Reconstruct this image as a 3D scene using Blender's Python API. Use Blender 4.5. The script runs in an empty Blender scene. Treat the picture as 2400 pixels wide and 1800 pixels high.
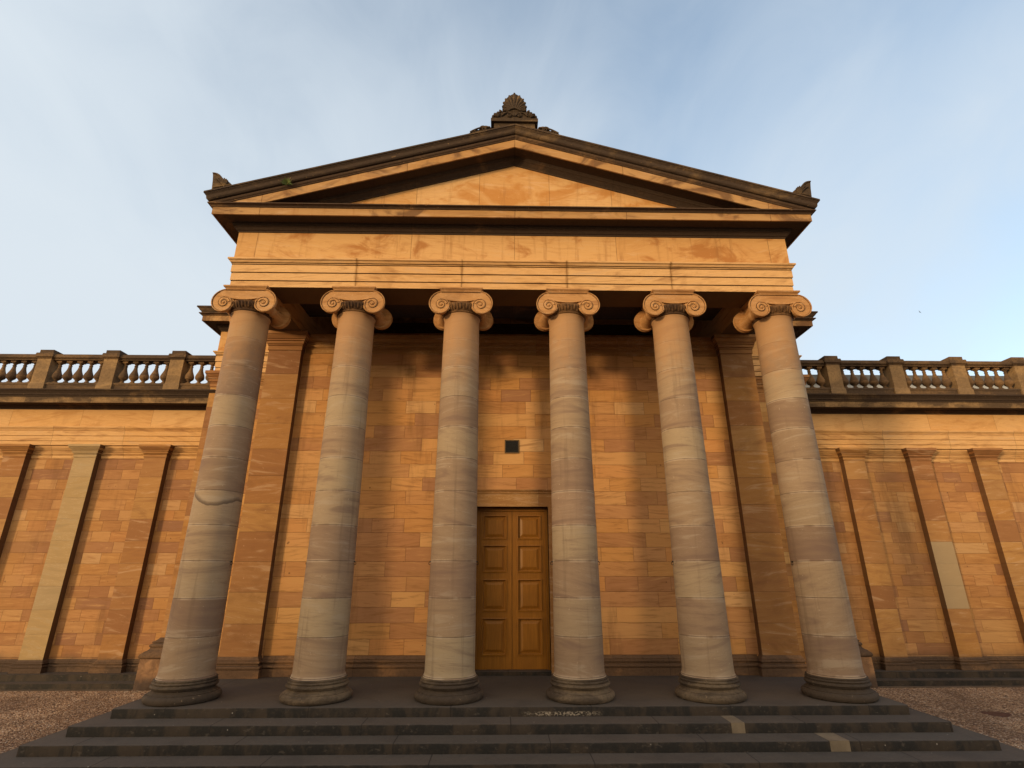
import bpy, math, random
from math import sin, cos, pi, radians, exp
random.seed(7)
sc = bpy.context.scene
COL = sc.collection
# ------------------------------------------------------------------ camera
cam_d = bpy.data.cameras.new("camera")
cam = bpy.data.objects.new("camera", cam_d); COL.objects.link(cam)
cam_d.sensor_width = 36.0
cam_d.lens = 36.0 * 1249.7 / 2400.0
cam_d.clip_end = 3000.0
cam.location = (-0.295, -12.002, 2.346)
cam.rotation_euler = (pi / 2 + 0.339, 0.0, -0.020)
sc.camera = cam
# ------------------------------------------------------------------ light
SUN_AZ, SUN_EL = radians(47.0), radians(9.0)      # degrees to the left of straight on, height
world = bpy.data.worlds.new("World"); sc.world = world; world.use_nodes = True
WEXP = 1.0
def build_world():
    nt = world.node_tree; nt.nodes.clear()
    n = nt.nodes.new; L = nt.links.new
    out = n('ShaderNodeOutputWorld'); bg = n('ShaderNodeBackground')
    sky = n('ShaderNodeTexSky'); sky.sky_type = 'NISHITA'; sky.sun_disc = False
    sky.sun_elevation = SUN_EL; sky.sun_rotation = pi + SUN_AZ
    sky.air_density = 1.0; sky.dust_density = 1.2; sky.ozone_density = 1.2
    tc = n('ShaderNodeTexCoord')
    sep = n('ShaderNodeSeparateXYZ'); L(tc.outputs['Generated'], sep.inputs[0])
    def math_(op, a, b=None, c=None, clamp=False):
        m = n('ShaderNodeMath'); m.operation = op; m.use_clamp = clamp
        for i, v in enumerate((a, b, c)):
            if v is None: continue
            if isinstance(v, (int, float)): m.inputs[i].default_value = v
            else: L(v, m.inputs[i])
        return m.outputs[0]
    # high thin cloud: noise on a flat layer far above (direction divided by its height)
    zz = math_('ADD', math_('MAXIMUM', sep.outputs[2], 0.0), 0.55)
    px = math_('DIVIDE', sep.outputs[0], zz); py = math_('DIVIDE', sep.outputs[1], zz)
    cx = n('ShaderNodeCombineXYZ'); L(px, cx.inputs[0]); L(py, cx.inputs[1])
    mp = n('ShaderNodeMapping'); mp.inputs['Rotation'].default_value = (0, 0, radians(24)); mp.inputs['Scale'].default_value = (1.0, 0.6, 1)
    mp.inputs['Location'].default_value = (0.35, 0.9, 0)
    L(cx.outputs[0], mp.inputs[0])
    n1 = n('ShaderNodeTexNoise'); n1.inputs['Scale'].default_value = 2.2; n1.inputs['Detail'].default_value = 4; n1.inputs['Roughness'].default_value = 0.5; n1.inputs['Distortion'].default_value = 0.35
    L(mp.outputs[0], n1.inputs['Vector'])
    n2 = n('ShaderNodeTexNoise'); n2.inputs['Scale'].default_value = 7.0; n2.inputs['Detail'].default_value = 7; n2.inputs['Roughness'].default_value = 0.6; n2.inputs['Distortion'].default_value = 0.8
    L(mp.outputs[0], n2.inputs['Vector'])
    # thicker to the left and low down, thinner to the upper right
    base = math_('MULTIPLY_ADD', sep.outputs[0], -0.48, 0.50)
    low = math_('MULTIPLY_ADD', sep.outputs[2], -1.05, 0.92)
    f = math_('ADD', math_('MULTIPLY_ADD', n1.outputs[0], 1.1, -0.55), math_('MULTIPLY_ADD', n2.outputs[0], 0.34, -0.17))
    f = math_('ADD', f, math_('MULTIPLY_ADD', base, 0.85, math_('MULTIPLY', low, 0.85)))
    mr = n('ShaderNodeMapRange'); mr.interpolation_type = 'SMOOTHSTEP'
    mr.inputs['From Min'].default_value = -0.16; mr.inputs['From Max'].default_value = 1.15
    L(f, mr.inputs['Value'])
    skm = n('ShaderNodeVectorMath'); skm.operation = 'SCALE'; skm.inputs['Scale'].default_value = SKY_K
    L(sky.outputs[0], skm.inputs[0])
    # cloud: pale and cool overhead, lit warm on the sun's side of the sky
    sd = (-sin(SUN_AZ - 0.68) * cos(SUN_EL), -cos(SUN_AZ - 0.68) * cos(SUN_EL), sin(SUN_EL))
    dot = n('ShaderNodeVectorMath'); dot.operation = 'DOT_PRODUCT'; dot.inputs[1].default_value = sd
    L(tc.outputs['Generated'], dot.inputs[0])
    g = n('ShaderNodeMapRange'); g.interpolation_type = 'SMOOTHSTEP'
    g.inputs['From Min'].default_value = 0.2; g.inputs['From Max'].default_value = 1.0
    L(dot.outputs['Value'], g.inputs['Value'])
    cm = n('ShaderNodeMix'); cm.data_type = 'RGBA'
    cm.inputs['A'].default_value = CLOUD; cm.inputs['B'].default_value = GLOW
    L(g.outputs[0], cm.inputs['Factor'])
    mx = n('ShaderNodeMix'); mx.data_type = 'RGBA'
    L(math_('MAXIMUM', mr.outputs[0], math_('MULTIPLY', g.outputs[0], 0.9)), mx.inputs['Factor'])
    L(skm.outputs[0], mx.inputs['A']); L(cm.outputs['Result'], mx.inputs['B'])
    L(mx.outputs['Result'], bg.inputs[0]); bg.inputs[1].default_value = 0.1
    L(bg.outputs[0], out.inputs[0])
SKY_K = 3.5
CLOUD = (7.2, 8.0, 8.7, 1)
GLOW = (22.5, 17.0, 10.5, 1)
build_world()
sun_d = bpy.data.lights.new("sun", 'SUN'); sun = bpy.data.objects.new("sun", sun_d); COL.objects.link(sun)
sun_d.energy = 2.5; sun_d.angle = radians(6.0); sun_d.color = (1.0, 0.69, 0.35)
sun.rotation_euler = (pi / 2 - SUN_EL, 0, -SUN_AZ)
sun.location = (-20, -20, 10)
sc.view_settings.view_transform = 'Standard'; sc.view_settings.look = 'None'
sc.view_settings.gamma = 1.0; sc.view_settings.exposure = 0.0
sc.render.engine = 'CYCLES'
sc.cycles.max_bounces = 5; sc.cycles.diffuse_bounces = 3

# ------------------------------------------------------------------ material kit
class NT:
    def __init__(s, name, rough=0.85):
        s.m = bpy.data.materials.new(name); s.m.use_nodes = True
        s.nt = s.m.node_tree; s.b = s.nt.nodes['Principled BSDF']
        s.b.inputs['Roughness'].default_value = rough
        try: s.b.inputs['Specular IOR Level'].default_value = 0.25
        except Exception: pass
        g = s.new('ShaderNodeNewGeometry'); s.P = g.outputs['Position']; s.Nn = g.outputs['True Normal']
        sp = s.new('ShaderNodeSeparateXYZ'); s.link(s.P, sp.inputs[0])
        s.x, s.y, s.z = sp.outputs
        sn = s.new('ShaderNodeSeparateXYZ'); s.link(s.Nn, sn.inputs[0]); s.nx, s.ny, s.nz = sn.outputs
    def new(s, t): return s.nt.nodes.new(t)
    def link(s, a, b): s.nt.links.new(a, b)
    def put(s, v, i):
        if isinstance(v, (int, float)): i.default_value = v
        elif isinstance(v, tuple): i.default_value = v
        else: s.link(v, i)
    def math(s, op, a, b=None, c=None, clamp=False):
        m = s.new('ShaderNodeMath'); m.operation = op; m.use_clamp = clamp
        for i, v in enumerate((a, b, c)):
            if v is not None: s.put(v, m.inputs[i])
        return m.outputs[0]
    def vec(s, x, y, z):
        c = s.new('ShaderNodeCombineXYZ')
        for i, v in enumerate((x, y, z)): s.put(v, c.inputs[i])
        return c.outputs[0]
    def wn(s, x, y, z=0.0):
        w = s.new('ShaderNodeTexWhiteNoise'); w.noise_dimensions = '3D'; s.link(s.vec(x, y, z), w.inputs['Vector']); return w.outputs['Value']
    def noise(s, v, scale, detail=4, rough=0.55, dist=0.0):
        n = s.new('ShaderNodeTexNoise'); s.link(v, n.inputs['Vector']); n.inputs['Scale'].default_value = scale
        n.inputs['Detail'].default_value = detail; n.inputs['Roughness'].default_value = rough; n.inputs['Distortion'].default_value = dist
        return n.outputs[0]
    def scale(s, v, sx, sy, sz):
        m = s.new('ShaderNodeMapping'); s.link(v, m.inputs[0]); m.inputs['Scale'].default_value = (sx, sy, sz); return m.outputs[0]
    def ramp(s, f, stops, interp='LINEAR'):
        r = s.new('ShaderNodeValToRGB'); r.color_ramp.interpolation = interp; s.link(f, r.inputs[0])
        e = r.color_ramp.elements
        while len(e) < len(stops): e.new(0.5)
        for el, (p, c) in zip(e, stops):
            el.position = p; el.color = (c[0], c[1], c[2], 1) if isinstance(c, tuple) else (c, c, c, 1)
        return r.outputs[0]
    def mix(s, f, a, b, mode='MIX'):
        m = s.new('ShaderNodeMix'); m.data_type = 'RGBA'; m.blend_type = mode
        s.put(f, m.inputs['Factor'])
        for v, k in ((a, 'A'), (b, 'B')):
            s.put(v + (1,) if isinstance(v, tuple) and len(v) == 3 else v, m.inputs[k])
        return m.outputs['Result']
    def smooth(s, v, lo, hi, a=0.0, b=1.0):
        m = s.new('ShaderNodeMapRange'); m.interpolation_type = 'SMOOTHSTEP'; s.link(v, m.inputs['Value'])
        m.inputs['From Min'].default_value = lo; m.inputs['From Max'].default_value = hi
        m.inputs['To Min'].default_value = a; m.inputs['To Max'].default_value = b; return m.outputs[0]
    def bump(s, h, strength=0.4, dist=0.01):
        b = s.new('ShaderNodeBump'); b.inputs['Strength'].default_value = strength; b.inputs['Distance'].default_value = dist
        s.link(h, b.inputs['Height']); s.link(b.outputs[0], s.b.inputs['Normal'])
    def done(s, col):
        s.link(col, s.b.inputs['Base Color']); return s.m

PAL = [(0.0, (0.385, 0.182, 0.062)), (0.13, (0.320, 0.158, 0.070)), (0.28, (0.445, 0.215, 0.062)), (0.45, (0.490, 0.250, 0.072)),
       (0.58, (0.400, 0.196, 0.074)), (0.74, (0.540, 0.300, 0.100)), (0.88, (0.480, 0.225, 0.066)), (1.0, (0.550, 0.330, 0.130))]
WPAL = [(p, (c[0] * 0.86, c[1] * 0.86, c[2] * 1.05)) for p, c in PAL]
PPAL = [(p, (c[0] * 1.15, c[1] * 1.16, c[2] * 1.38)) for p, c in PAL]
def ashlar(name, h, z0, Lb, pal=PAL, dirtz=None, seed=0.0):
    t = NT(name)
    u = t.math('ADD', t.x, t.math('MULTIPLY', t.y, 1.0))
    v = t.math('DIVIDE', t.math('SUBTRACT', t.z, z0), h)
    row = t.math('FLOOR', v); fv = t.math('FRACT', v)
    par = t.math('MODULO', t.math('ADD', row, 200.0), 2.0)
    off = t.math('ADD', t.math('MULTIPLY', par, 0.5), t.math('MULTIPLY', t.wn(row, 3.3 + seed), 0.5))
    uu = t.math('ADD', t.math('DIVIDE', u, Lb), off)
    ci = t.math('FLOOR', uu); fu = t.math('FRACT', uu)
    # some pairs of neighbouring cells are one long stone
    pr = t.math('FLOOR', t.math('DIVIDE', ci, 2.0))
    lng = t.math('GREATER_THAN', t.wn(pr, row, 9.1 + seed), 0.42)
    cid = t.math('ADD', t.math('MULTIPLY', ci, t.math('SUBTRACT', 1.0, lng)), t.math('MULTIPLY', t.math('ADD', pr, 0.37), lng))
    hsh = t.wn(cid, row, 1.7 + seed); hsh2 = t.wn(cid, row, 5.9 + seed)
    # joints
    fu2 = t.math('FRACT', t.math('DIVIDE', uu, 2.0))
    es = t.math('MULTIPLY', t.math('MINIMUM', fu, t.math('SUBTRACT', 1.0, fu)), Lb)
    el = t.math('MULTIPLY', t.math('MINIMUM', fu2, t.math('SUBTRACT', 1.0, fu2)), Lb * 2)
    eu = t.math('ADD', t.math('MULTIPLY', es, t.math('SUBTRACT', 1.0, lng)), t.math('MULTIPLY', el, lng))
    ev = t.math('MULTIPLY', t.math('MINIMUM', fv, t.math('SUBTRACT', 1.0, fv)), h)
    e = t.math('MINIMUM', eu, ev)
    wob = t.noise(t.P, 9.0, 2)
    joint = t.smooth(t.math('ADD', e, t.math('MULTIPLY_ADD', wob, 0.010, -0.005)), 0.001, 0.010, 1.0, 0.0)
    c = t.ramp(hsh, pal)
    # bedding streaks inside every stone
    sh = t.vec(t.math('MULTIPLY', hsh, 37.0), t.math('MULTIPLY', hsh2, 19.0), t.math('MULTIPLY', hsh, 11.0))
    va = t.new('ShaderNodeVectorMath'); va.operation = 'ADD'; t.link(t.P, va.inputs[0]); t.link(sh, va.inputs[1])
    tilt = t.vec(t.x, t.y, t.math('ADD', t.z, t.math('MULTIPLY', t.x, t.math('MULTIPLY_ADD', hsh2, 0.24, -0.12))))
    vb = t.new('ShaderNodeVectorMath'); vb.operation = 'ADD'; t.link(tilt, vb.inputs[0]); t.link(sh, vb.inputs[1])
    st = t.noise(t.scale(vb.outputs[0], 0.9, 0.9, 9.0), 1.6, 5, 0.62, 0.6)
    c = t.mix(t.smooth(st, 0.49, 0.70, 0.0, 0.60), c, (0.26, 0.118, 0.042))
    c = t.mix(t.smooth(st, 0.30, 0.46, 0.38, 0.0), c, (0.62, 0.36, 0.145))
    big = t.noise(t.P, 0.55, 3)
    c = t.mix(t.smooth(big, 0.48, 0.68, 0.0, 0.28), c, (0.45, 0.25, 0.085))
    spk = t.noise(t.P, 38.0, 3, 0.7)
    c = t.mix(t.smooth(spk, 0.58, 0.78, 0.0, 0.30), c, (0.20, 0.09, 0.04))
    wet = t.noise(t.scale(t.P, 2.4, 2.4, 0.35), 0.9, 6, 0.65)
    c = t.mix(t.smooth(wet, 0.52, 0.72, 0.0, 0.42), c, (0.17, 0.082, 0.034))
    pit = t.noise(t.P, 7.0, 2, 0.4, 0.0)
    c = t.mix(t.smooth(pit, 0.735, 0.765, 0.0, 0.6), c, (0.09, 0.045, 0.025))
    c = t.mix(t.math('MULTIPLY', joint, 0.48), c, (0.15, 0.068, 0.026))
    if dirtz:
        dn = t.noise(t.scale(t.P, 1.2, 1.2, 0.6), 1.6, 4)
        f = t.smooth(t.math('ADD', t.z, t.math('MULTIPLY_ADD', dn, 0.5, -0.25)), dirtz[0], dirtz[1], 0.75, 0.0)
        c = t.mix(f, c, (0.07, 0.048, 0.035))
    # darker reveals: faces that look sideways
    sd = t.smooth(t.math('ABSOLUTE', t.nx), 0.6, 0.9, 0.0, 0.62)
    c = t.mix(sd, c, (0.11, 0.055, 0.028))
    hgt = t.math('SUBTRACT', t.math('MULTIPLY', t.math('ADD', st, t.math('MULTIPLY', spk, 0.7)), 0.35), t.math('MULTIPLY', joint, 1.0))
    t.bump(hgt, 0.6, 0.014)
    return t.done(c)

def blockstone(name, h, z0, period, pal, streak=(0.26, 0.12, 0.05), pale=(0.52, 0.34, 0.20), side=0.55, x0=0.0, joints=None, stain=0.0, stain_c=(0.16, 0.07, 0.03), wavy=0.6, jw=0.6, seed=0.0, dirtz=None, warmz=None, zs=(0.75, 5.0), soff=0.0, jstain=0.0, arc=False, grey=None, vein=0.40, st_lo=0.52, st_hi=0.70):
    """stones stacked in z (pilasters, drums) or set side by side in x (lintel courses)"""
    t = NT(name)
    if joints is None:
        v = t.math('DIVIDE', t.math('SUBTRACT', t.z, z0), h)
        row = t.math('FLOOR', v); fv = t.math('FRACT', v)
        ix = t.math('FLOOR', t.math('ADD', t.math('DIVIDE', t.math('SUBTRACT', t.x, x0), period), 0.5))
        e = t.math('MULTIPLY', t.math('MINIMUM', fv, t.math('SUBTRACT', 1.0, fv)), h)
        hsh = t.wn(ix, row, 2.2 + seed); hsh2 = t.wn(ix, row, 7.7 + seed)
    else:
        e = 99.0; idx = 0.0
        for j in joints:
            e = t.math('MINIMUM', e, t.math('ABSOLUTE', t.math('SUBTRACT', t.x, j)))
            idx = t.math('ADD', idx, t.math('GREATER_THAN', t.x, j))
        hsh = t.wn(idx, 1.5, 2.2 + seed); hsh2 = t.wn(idx, 4.5, 7.7 + seed)
    joint = t.smooth(e, 0.001, 0.011, 1.0, 0.0)
    c = t.ramp(hsh, pal)
    sh = t.vec(t.math('MULTIPLY', hsh, 37.0), t.math('MULTIPLY', hsh2, 19.0), t.math('MULTIPLY', hsh, 11.0))
    tilt = t.vec(t.x, t.y, t.math('ADD', t.z, t.math('MULTIPLY', t.x, t.math('MULTIPLY_ADD', hsh2, 0.36, -0.18))))
    vb = t.new('ShaderNodeVectorMath'); vb.operation = 'ADD'; t.link(tilt, vb.inputs[0]); t.link(sh, vb.inputs[1])
    st = t.noise(t.scale(vb.outputs[0], zs[0], zs[0], zs[1]), 1.5, 6, 0.60, wavy)
    fine = t.noise(t.scale(vb.outputs[0], 1.0, 1.0, 14.0), 3.0, 4, 0.6, 0.4)
    c = t.mix(t.smooth(st, 0.50, 0.70, 0.0, 0.60), c, streak)
    c = t.mix(t.smooth(st, 0.32, 0.46, 0.50, 0.0), c, pale)
    c = t.mix(t.smooth(fine, 0.54, 0.70, 0.0, 0.30), c, streak)
    thin = t.math('ABSOLUTE', t.math('SUBTRACT', st, 0.47))
    c = t.mix(t.smooth(thin, 0.0, 0.010, vein, 0.0), c, tuple(min(1, q * 1.45) for q in pale))
    if stain:
        sn = t.noise(t.scale(t.P, 1.0, 1.0, 1.5), 0.9, 5, 0.6, 0.8)
        c = t.mix(t.smooth(sn, st_lo, st_hi, 0.0, stain), c, stain_c)
    spk = t.noise(t.P, 30.0, 3, 0.7)
    c = t.mix(t.smooth(spk, 0.60, 0.80, 0.0, 0.30), c, tuple(q * 0.6 for q in streak))
    lic = t.noise(t.P, 17.0, 2, 0.5)
    c = t.mix(t.smooth(lic, 0.72, 0.76, 0.0, 0.35), c, tuple(min(1, q * 1.3) for q in pale))
    jn = t.noise(t.P, 6.0, 2)
    if arc:
        c = t.mix(t.math('MULTIPLY', t.smooth(e, 0.008, 0.045, 0.55, 0.0), t.smooth(t.noise(t.scale(t.P, 2.0, 2.0, 0.7), 1.3, 4), 0.42, 0.60)), c, (0.46, 0.37, 0.28))
        rs = t.noise(t.scale(t.P, 6.0, 6.0, 0.35), 1.0, 5, 0.65)
        c = t.mix(t.smooth(rs, 0.55, 0.72, 0.0, 0.35), c, (0.12, 0.082, 0.058))
    c = t.mix(t.math('MULTIPLY', joint, t.math('MULTIPLY_ADD', jn, 1.0, jw - 0.5), clamp=True), c, tuple(q * 0.42 for q in streak))
    if jstain:
        js = t.noise(t.scale(t.P, 3.0, 3.0, 2.0), 2.2, 4)
        jf = t.math('MULTIPLY', t.smooth(t.math('ADD', e, t.math('MULTIPLY_ADD', js, 0.16, -0.08)), -0.01, 0.07, jstain, 0.0), 1.0)
        c = t.mix(jf, c, (0.22, 0.105, 0.030))
    if stain > 0.5:
        rn = t.noise(t.scale(t.P, 3.2, 1.0, 0.22), 1.6, 6, 0.7)
        c = t.mix(t.smooth(rn, 0.54, 0.72, 0.0, 0.55), c, (0.30, 0.135, 0.045))
    if grey:
        gf = t.math('MULTIPLY', t.math('LESS_THAN', t.math('ABSOLUTE', t.math('SUBTRACT', t.x, grey[0])), 0.4), t.math('MULTIPLY', t.math('GREATER_THAN', t.z, grey[1]), t.math('LESS_THAN', t.z, grey[2])))
        c = t.mix(t.math('MULTIPLY', gf, 0.78), c, (0.36, 0.285, 0.175))
    if arc:   # curved bedding scar on the first column
        dx = t.math('ADD', t.x, 6.38)
        zc = t.math('MULTIPLY_ADD', t.math('MULTIPLY', dx, dx), 1.1, arc)
        wob = t.noise(t.P, 3.0, 3)
        d = t.math('SUBTRACT', t.math('SUBTRACT', t.z, zc), t.math('MULTIPLY_ADD', wob, 0.16, -0.08))
        m = t.math('MULTIPLY', t.smooth(d, -0.005, 0.012, 0.0, 1.0), t.smooth(d, 0.02, 0.13, 1.0, 0.0))
        m = t.math('MULTIPLY', m, t.math('MULTIPLY', t.math('LESS_THAN', t.math('ABSOLUTE', dx), 0.7), t.math('LESS_THAN', t.y, 0.1)))
        c = t.mix(t.math('MULTIPLY', m, 0.75), c, (0.075, 0.05, 0.04))
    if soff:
        c = t.mix(t.smooth(t.nz, -0.95, -0.75, soff, 0.0), c, (0.055, 0.032, 0.018))  # soot plus underside shade painted onto downward faces
    if warmz:  # low sun's warmth painted onto the column tops
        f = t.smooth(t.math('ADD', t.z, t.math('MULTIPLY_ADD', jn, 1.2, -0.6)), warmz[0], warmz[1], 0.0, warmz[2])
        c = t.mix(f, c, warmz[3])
    if dirtz:
        dn = t.noise(t.scale(t.P, 1.4, 1.4, 0.5), 1.7, 4)
        f = t.smooth(t.math('ADD', t.z, t.math('MULTIPLY_ADD', dn, 0.4, -0.2)), dirtz[0], dirtz[1], 0.8, 0.0)
        c = t.mix(f, c, (0.075, 0.05, 0.035))
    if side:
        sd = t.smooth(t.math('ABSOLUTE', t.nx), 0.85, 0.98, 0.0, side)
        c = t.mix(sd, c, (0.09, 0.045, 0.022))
    t.bump(t.math('SUBTRACT', t.math('MULTIPLY', t.math('ADD', st, t.math('MULTIPLY', spk, 0.6)), 0.4), t.math('MULTIPLY', joint, 0.6)), 0.55, 0.012)
    return t.done(c)

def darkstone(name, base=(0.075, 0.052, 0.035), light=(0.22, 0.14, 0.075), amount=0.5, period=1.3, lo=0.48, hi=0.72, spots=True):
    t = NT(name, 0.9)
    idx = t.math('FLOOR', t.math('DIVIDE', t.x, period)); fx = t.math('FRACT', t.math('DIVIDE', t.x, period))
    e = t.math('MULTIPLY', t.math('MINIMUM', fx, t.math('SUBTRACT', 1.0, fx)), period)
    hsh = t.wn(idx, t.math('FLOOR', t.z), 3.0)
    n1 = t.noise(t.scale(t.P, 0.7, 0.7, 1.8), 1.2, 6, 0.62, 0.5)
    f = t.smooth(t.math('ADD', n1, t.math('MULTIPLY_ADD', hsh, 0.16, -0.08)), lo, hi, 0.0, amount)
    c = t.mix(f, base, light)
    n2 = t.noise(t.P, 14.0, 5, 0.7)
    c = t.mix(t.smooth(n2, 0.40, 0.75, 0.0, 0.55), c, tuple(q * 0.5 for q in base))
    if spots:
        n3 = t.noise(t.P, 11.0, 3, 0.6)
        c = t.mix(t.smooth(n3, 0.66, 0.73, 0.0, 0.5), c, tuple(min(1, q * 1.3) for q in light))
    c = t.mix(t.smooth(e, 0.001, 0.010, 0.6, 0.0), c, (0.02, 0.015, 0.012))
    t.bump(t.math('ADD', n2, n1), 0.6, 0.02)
    return t.done(c)

PILPAL = [(0.0, (0.350, 0.165, 0.052)), (0.2, (0.250, 0.115, 0.050)), (0.4, (0.400, 0.200, 0.058)), (0.6, (0.290, 0.138, 0.056)), (0.8, (0.420, 0.225, 0.074)), (1.0, (0.340, 0.185, 0.072))]
BUFF = [(0.0, (0.60, 0.365, 0.160)), (0.3, (0.57, 0.315, 0.118)), (0.6, (0.63, 0.390, 0.178)), (1.0, (0.59, 0.335, 0.128))]
DRUM = [(0.0, (0.30, 0.212, 0.138)), (0.2, (0.215, 0.145, 0.100)), (0.4, (0.33, 0.240, 0.152)), (0.6, (0.240, 0.162, 0.112)), (0.8, (0.34, 0.262, 0.168)), (1.0, (0.28, 0.190, 0.130))]
M = {}
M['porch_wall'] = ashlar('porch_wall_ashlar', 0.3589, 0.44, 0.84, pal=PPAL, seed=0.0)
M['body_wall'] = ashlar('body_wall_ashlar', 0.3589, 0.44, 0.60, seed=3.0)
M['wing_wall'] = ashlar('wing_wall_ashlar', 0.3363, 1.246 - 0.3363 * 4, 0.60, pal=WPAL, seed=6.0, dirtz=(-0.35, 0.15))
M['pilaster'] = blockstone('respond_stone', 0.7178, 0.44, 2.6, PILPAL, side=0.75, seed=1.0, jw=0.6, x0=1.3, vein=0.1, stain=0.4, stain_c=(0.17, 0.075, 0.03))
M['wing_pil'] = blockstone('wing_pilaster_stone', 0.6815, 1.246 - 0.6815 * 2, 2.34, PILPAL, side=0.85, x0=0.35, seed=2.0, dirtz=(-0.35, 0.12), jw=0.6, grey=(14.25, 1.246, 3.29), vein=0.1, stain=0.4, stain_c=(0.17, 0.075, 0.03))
M['wing_pil_grey'] = blockstone('renewed_grey_sandstone', 0.6815, 1.246 - 0.6815 * 2, 2.34, [(0, (0.39, 0.275, 0.145)), (0.5, (0.38, 0.255, 0.115)), (1, (0.36, 0.265, 0.15))],
                                streak=(0.30, 0.22, 0.12), pale=(0.40, 0.32, 0.21), side=0.9, x0=0.35, seed=2.5, dirtz=(-0.42, 0.0), wavy=0.1, jw=0.3)
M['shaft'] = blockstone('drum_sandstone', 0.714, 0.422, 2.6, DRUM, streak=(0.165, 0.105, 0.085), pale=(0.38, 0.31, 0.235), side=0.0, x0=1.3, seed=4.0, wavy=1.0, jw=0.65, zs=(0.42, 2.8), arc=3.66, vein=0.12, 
                        warmz=(6.2, 8.2, 0.75, (0.40, 0.215, 0.092)))  # upper drums tinted as if sunlit
M['base'] = darkstone('base_stone', (0.062, 0.046, 0.034), (0.21, 0.155, 0.10), 0.6, 5.0, 0.46, 0.66)
M['capital'] = blockstone('capital_stone', 9.0, 0.0, 2.6, [(0, (0.46, 0.25, 0.10)), (0.5, (0.42, 0.22, 0.085)), (1, (0.48, 0.26, 0.105))], side=0.0, x0=1.3, stain=0.35, stain_c=(0.17, 0.08, 0.035), jw=0.1, seed=5.0)
M['carve'] = darkstone('dark_carving', (0.06, 0.032, 0.018), (0.24, 0.125, 0.05), 0.7, 9.0, 0.45, 0.65)  # soot plus groove shade, painted as one dark tone
AJ = [-3.9, -1.3, 1.3, 3.9]
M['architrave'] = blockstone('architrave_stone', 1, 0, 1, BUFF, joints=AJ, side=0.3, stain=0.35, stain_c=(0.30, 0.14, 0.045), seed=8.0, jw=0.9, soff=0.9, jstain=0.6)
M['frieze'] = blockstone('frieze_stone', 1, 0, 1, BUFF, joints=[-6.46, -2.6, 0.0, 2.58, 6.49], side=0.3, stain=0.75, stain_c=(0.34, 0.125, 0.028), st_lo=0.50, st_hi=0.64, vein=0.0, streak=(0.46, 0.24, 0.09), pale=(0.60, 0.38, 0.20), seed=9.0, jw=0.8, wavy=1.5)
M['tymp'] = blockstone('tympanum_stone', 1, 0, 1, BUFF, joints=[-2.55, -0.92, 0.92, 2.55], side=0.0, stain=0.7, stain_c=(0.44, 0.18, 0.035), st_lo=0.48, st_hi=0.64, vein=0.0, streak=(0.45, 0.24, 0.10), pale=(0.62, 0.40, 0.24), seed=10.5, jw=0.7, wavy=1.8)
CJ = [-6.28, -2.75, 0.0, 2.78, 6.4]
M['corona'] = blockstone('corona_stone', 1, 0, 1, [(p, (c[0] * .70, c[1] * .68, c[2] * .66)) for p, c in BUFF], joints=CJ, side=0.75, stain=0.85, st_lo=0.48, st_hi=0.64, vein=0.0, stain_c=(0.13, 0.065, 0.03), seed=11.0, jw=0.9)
M['soffit'] = darkstone('sooty_shaded_soffit', (0.055, 0.035, 0.024), (0.20, 0.105, 0.045), 0.6, 2.6, 0.55, 0.75, False)  # soot and underside shade both held in this dark colour
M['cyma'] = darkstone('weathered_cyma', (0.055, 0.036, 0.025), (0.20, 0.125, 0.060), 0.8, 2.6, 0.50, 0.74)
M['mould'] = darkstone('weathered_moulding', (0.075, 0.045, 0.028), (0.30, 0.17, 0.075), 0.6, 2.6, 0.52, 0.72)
M['wing_frieze'] = blockstone('wing_frieze_stone', 1, 0, 1, BUFF, joints=[-17.2, -14.8, -12.4, 12.5, 14.9, 17.3], side=0.2, stain=0.35, stain_c=(0.36, 0.17, 0.05), streak=(0.44, 0.22, 0.08), pale=(0.56, 0.34, 0.17), seed=12.0, jw=0.5, wavy=1.2)
M['wing_arch'] = blockstone('wing_architrave_stone', 1, 0, 1, BUFF, joints=[-20.3, -17.95, -15.6, -13.2, 13.1, 15.45, 17.8, 20.2], side=0.2, stain=0.3, stain_c=(0.36, 0.17, 0.06), seed=13.0, jw=0.6)
M['wing_cornice'] = darkstone('wing_cornice_stone', (0.09, 0.058, 0.034), (0.30, 0.19, 0.09), 0.85, 1.1, 0.42, 0.62)
M['balustrade'] = darkstone('balustrade_stone', (0.075, 0.048, 0.030), (0.18, 0.108, 0.052), 0.8, 2.36, 0.42, 0.66)
M['pier'] = darkstone('pier_stone', (0.21, 0.135, 0.070), (0.34, 0.215, 0.10), 0.8, 9.0, 0.42, 0.66)
M['baluster'] = darkstone('baluster_stone', (0.10, 0.062, 0.036), (0.25, 0.145, 0.066), 0.8, 3.0, 0.42, 0.62)
M['band'] = blockstone('band_stone', 1, 0, 1, PILPAL, joints=[-2.0, 0.7, 3.1], side=0.3, stain=0.3, stain_c=(0.2, 0.09, 0.04), seed=14.0, jw=0.4)
M['wallbase'] = darkstone('wall_base_stone', (0.13, 0.078, 0.048), (0.30, 0.16, 0.075), 0.7, 1.9, 0.45, 0.65, False)
M['wingbase'] = darkstone('wing_base_stone', (0.085, 0.055, 0.038), (0.20, 0.115, 0.06), 0.6, 1.9, 0.45, 0.68)

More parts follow.
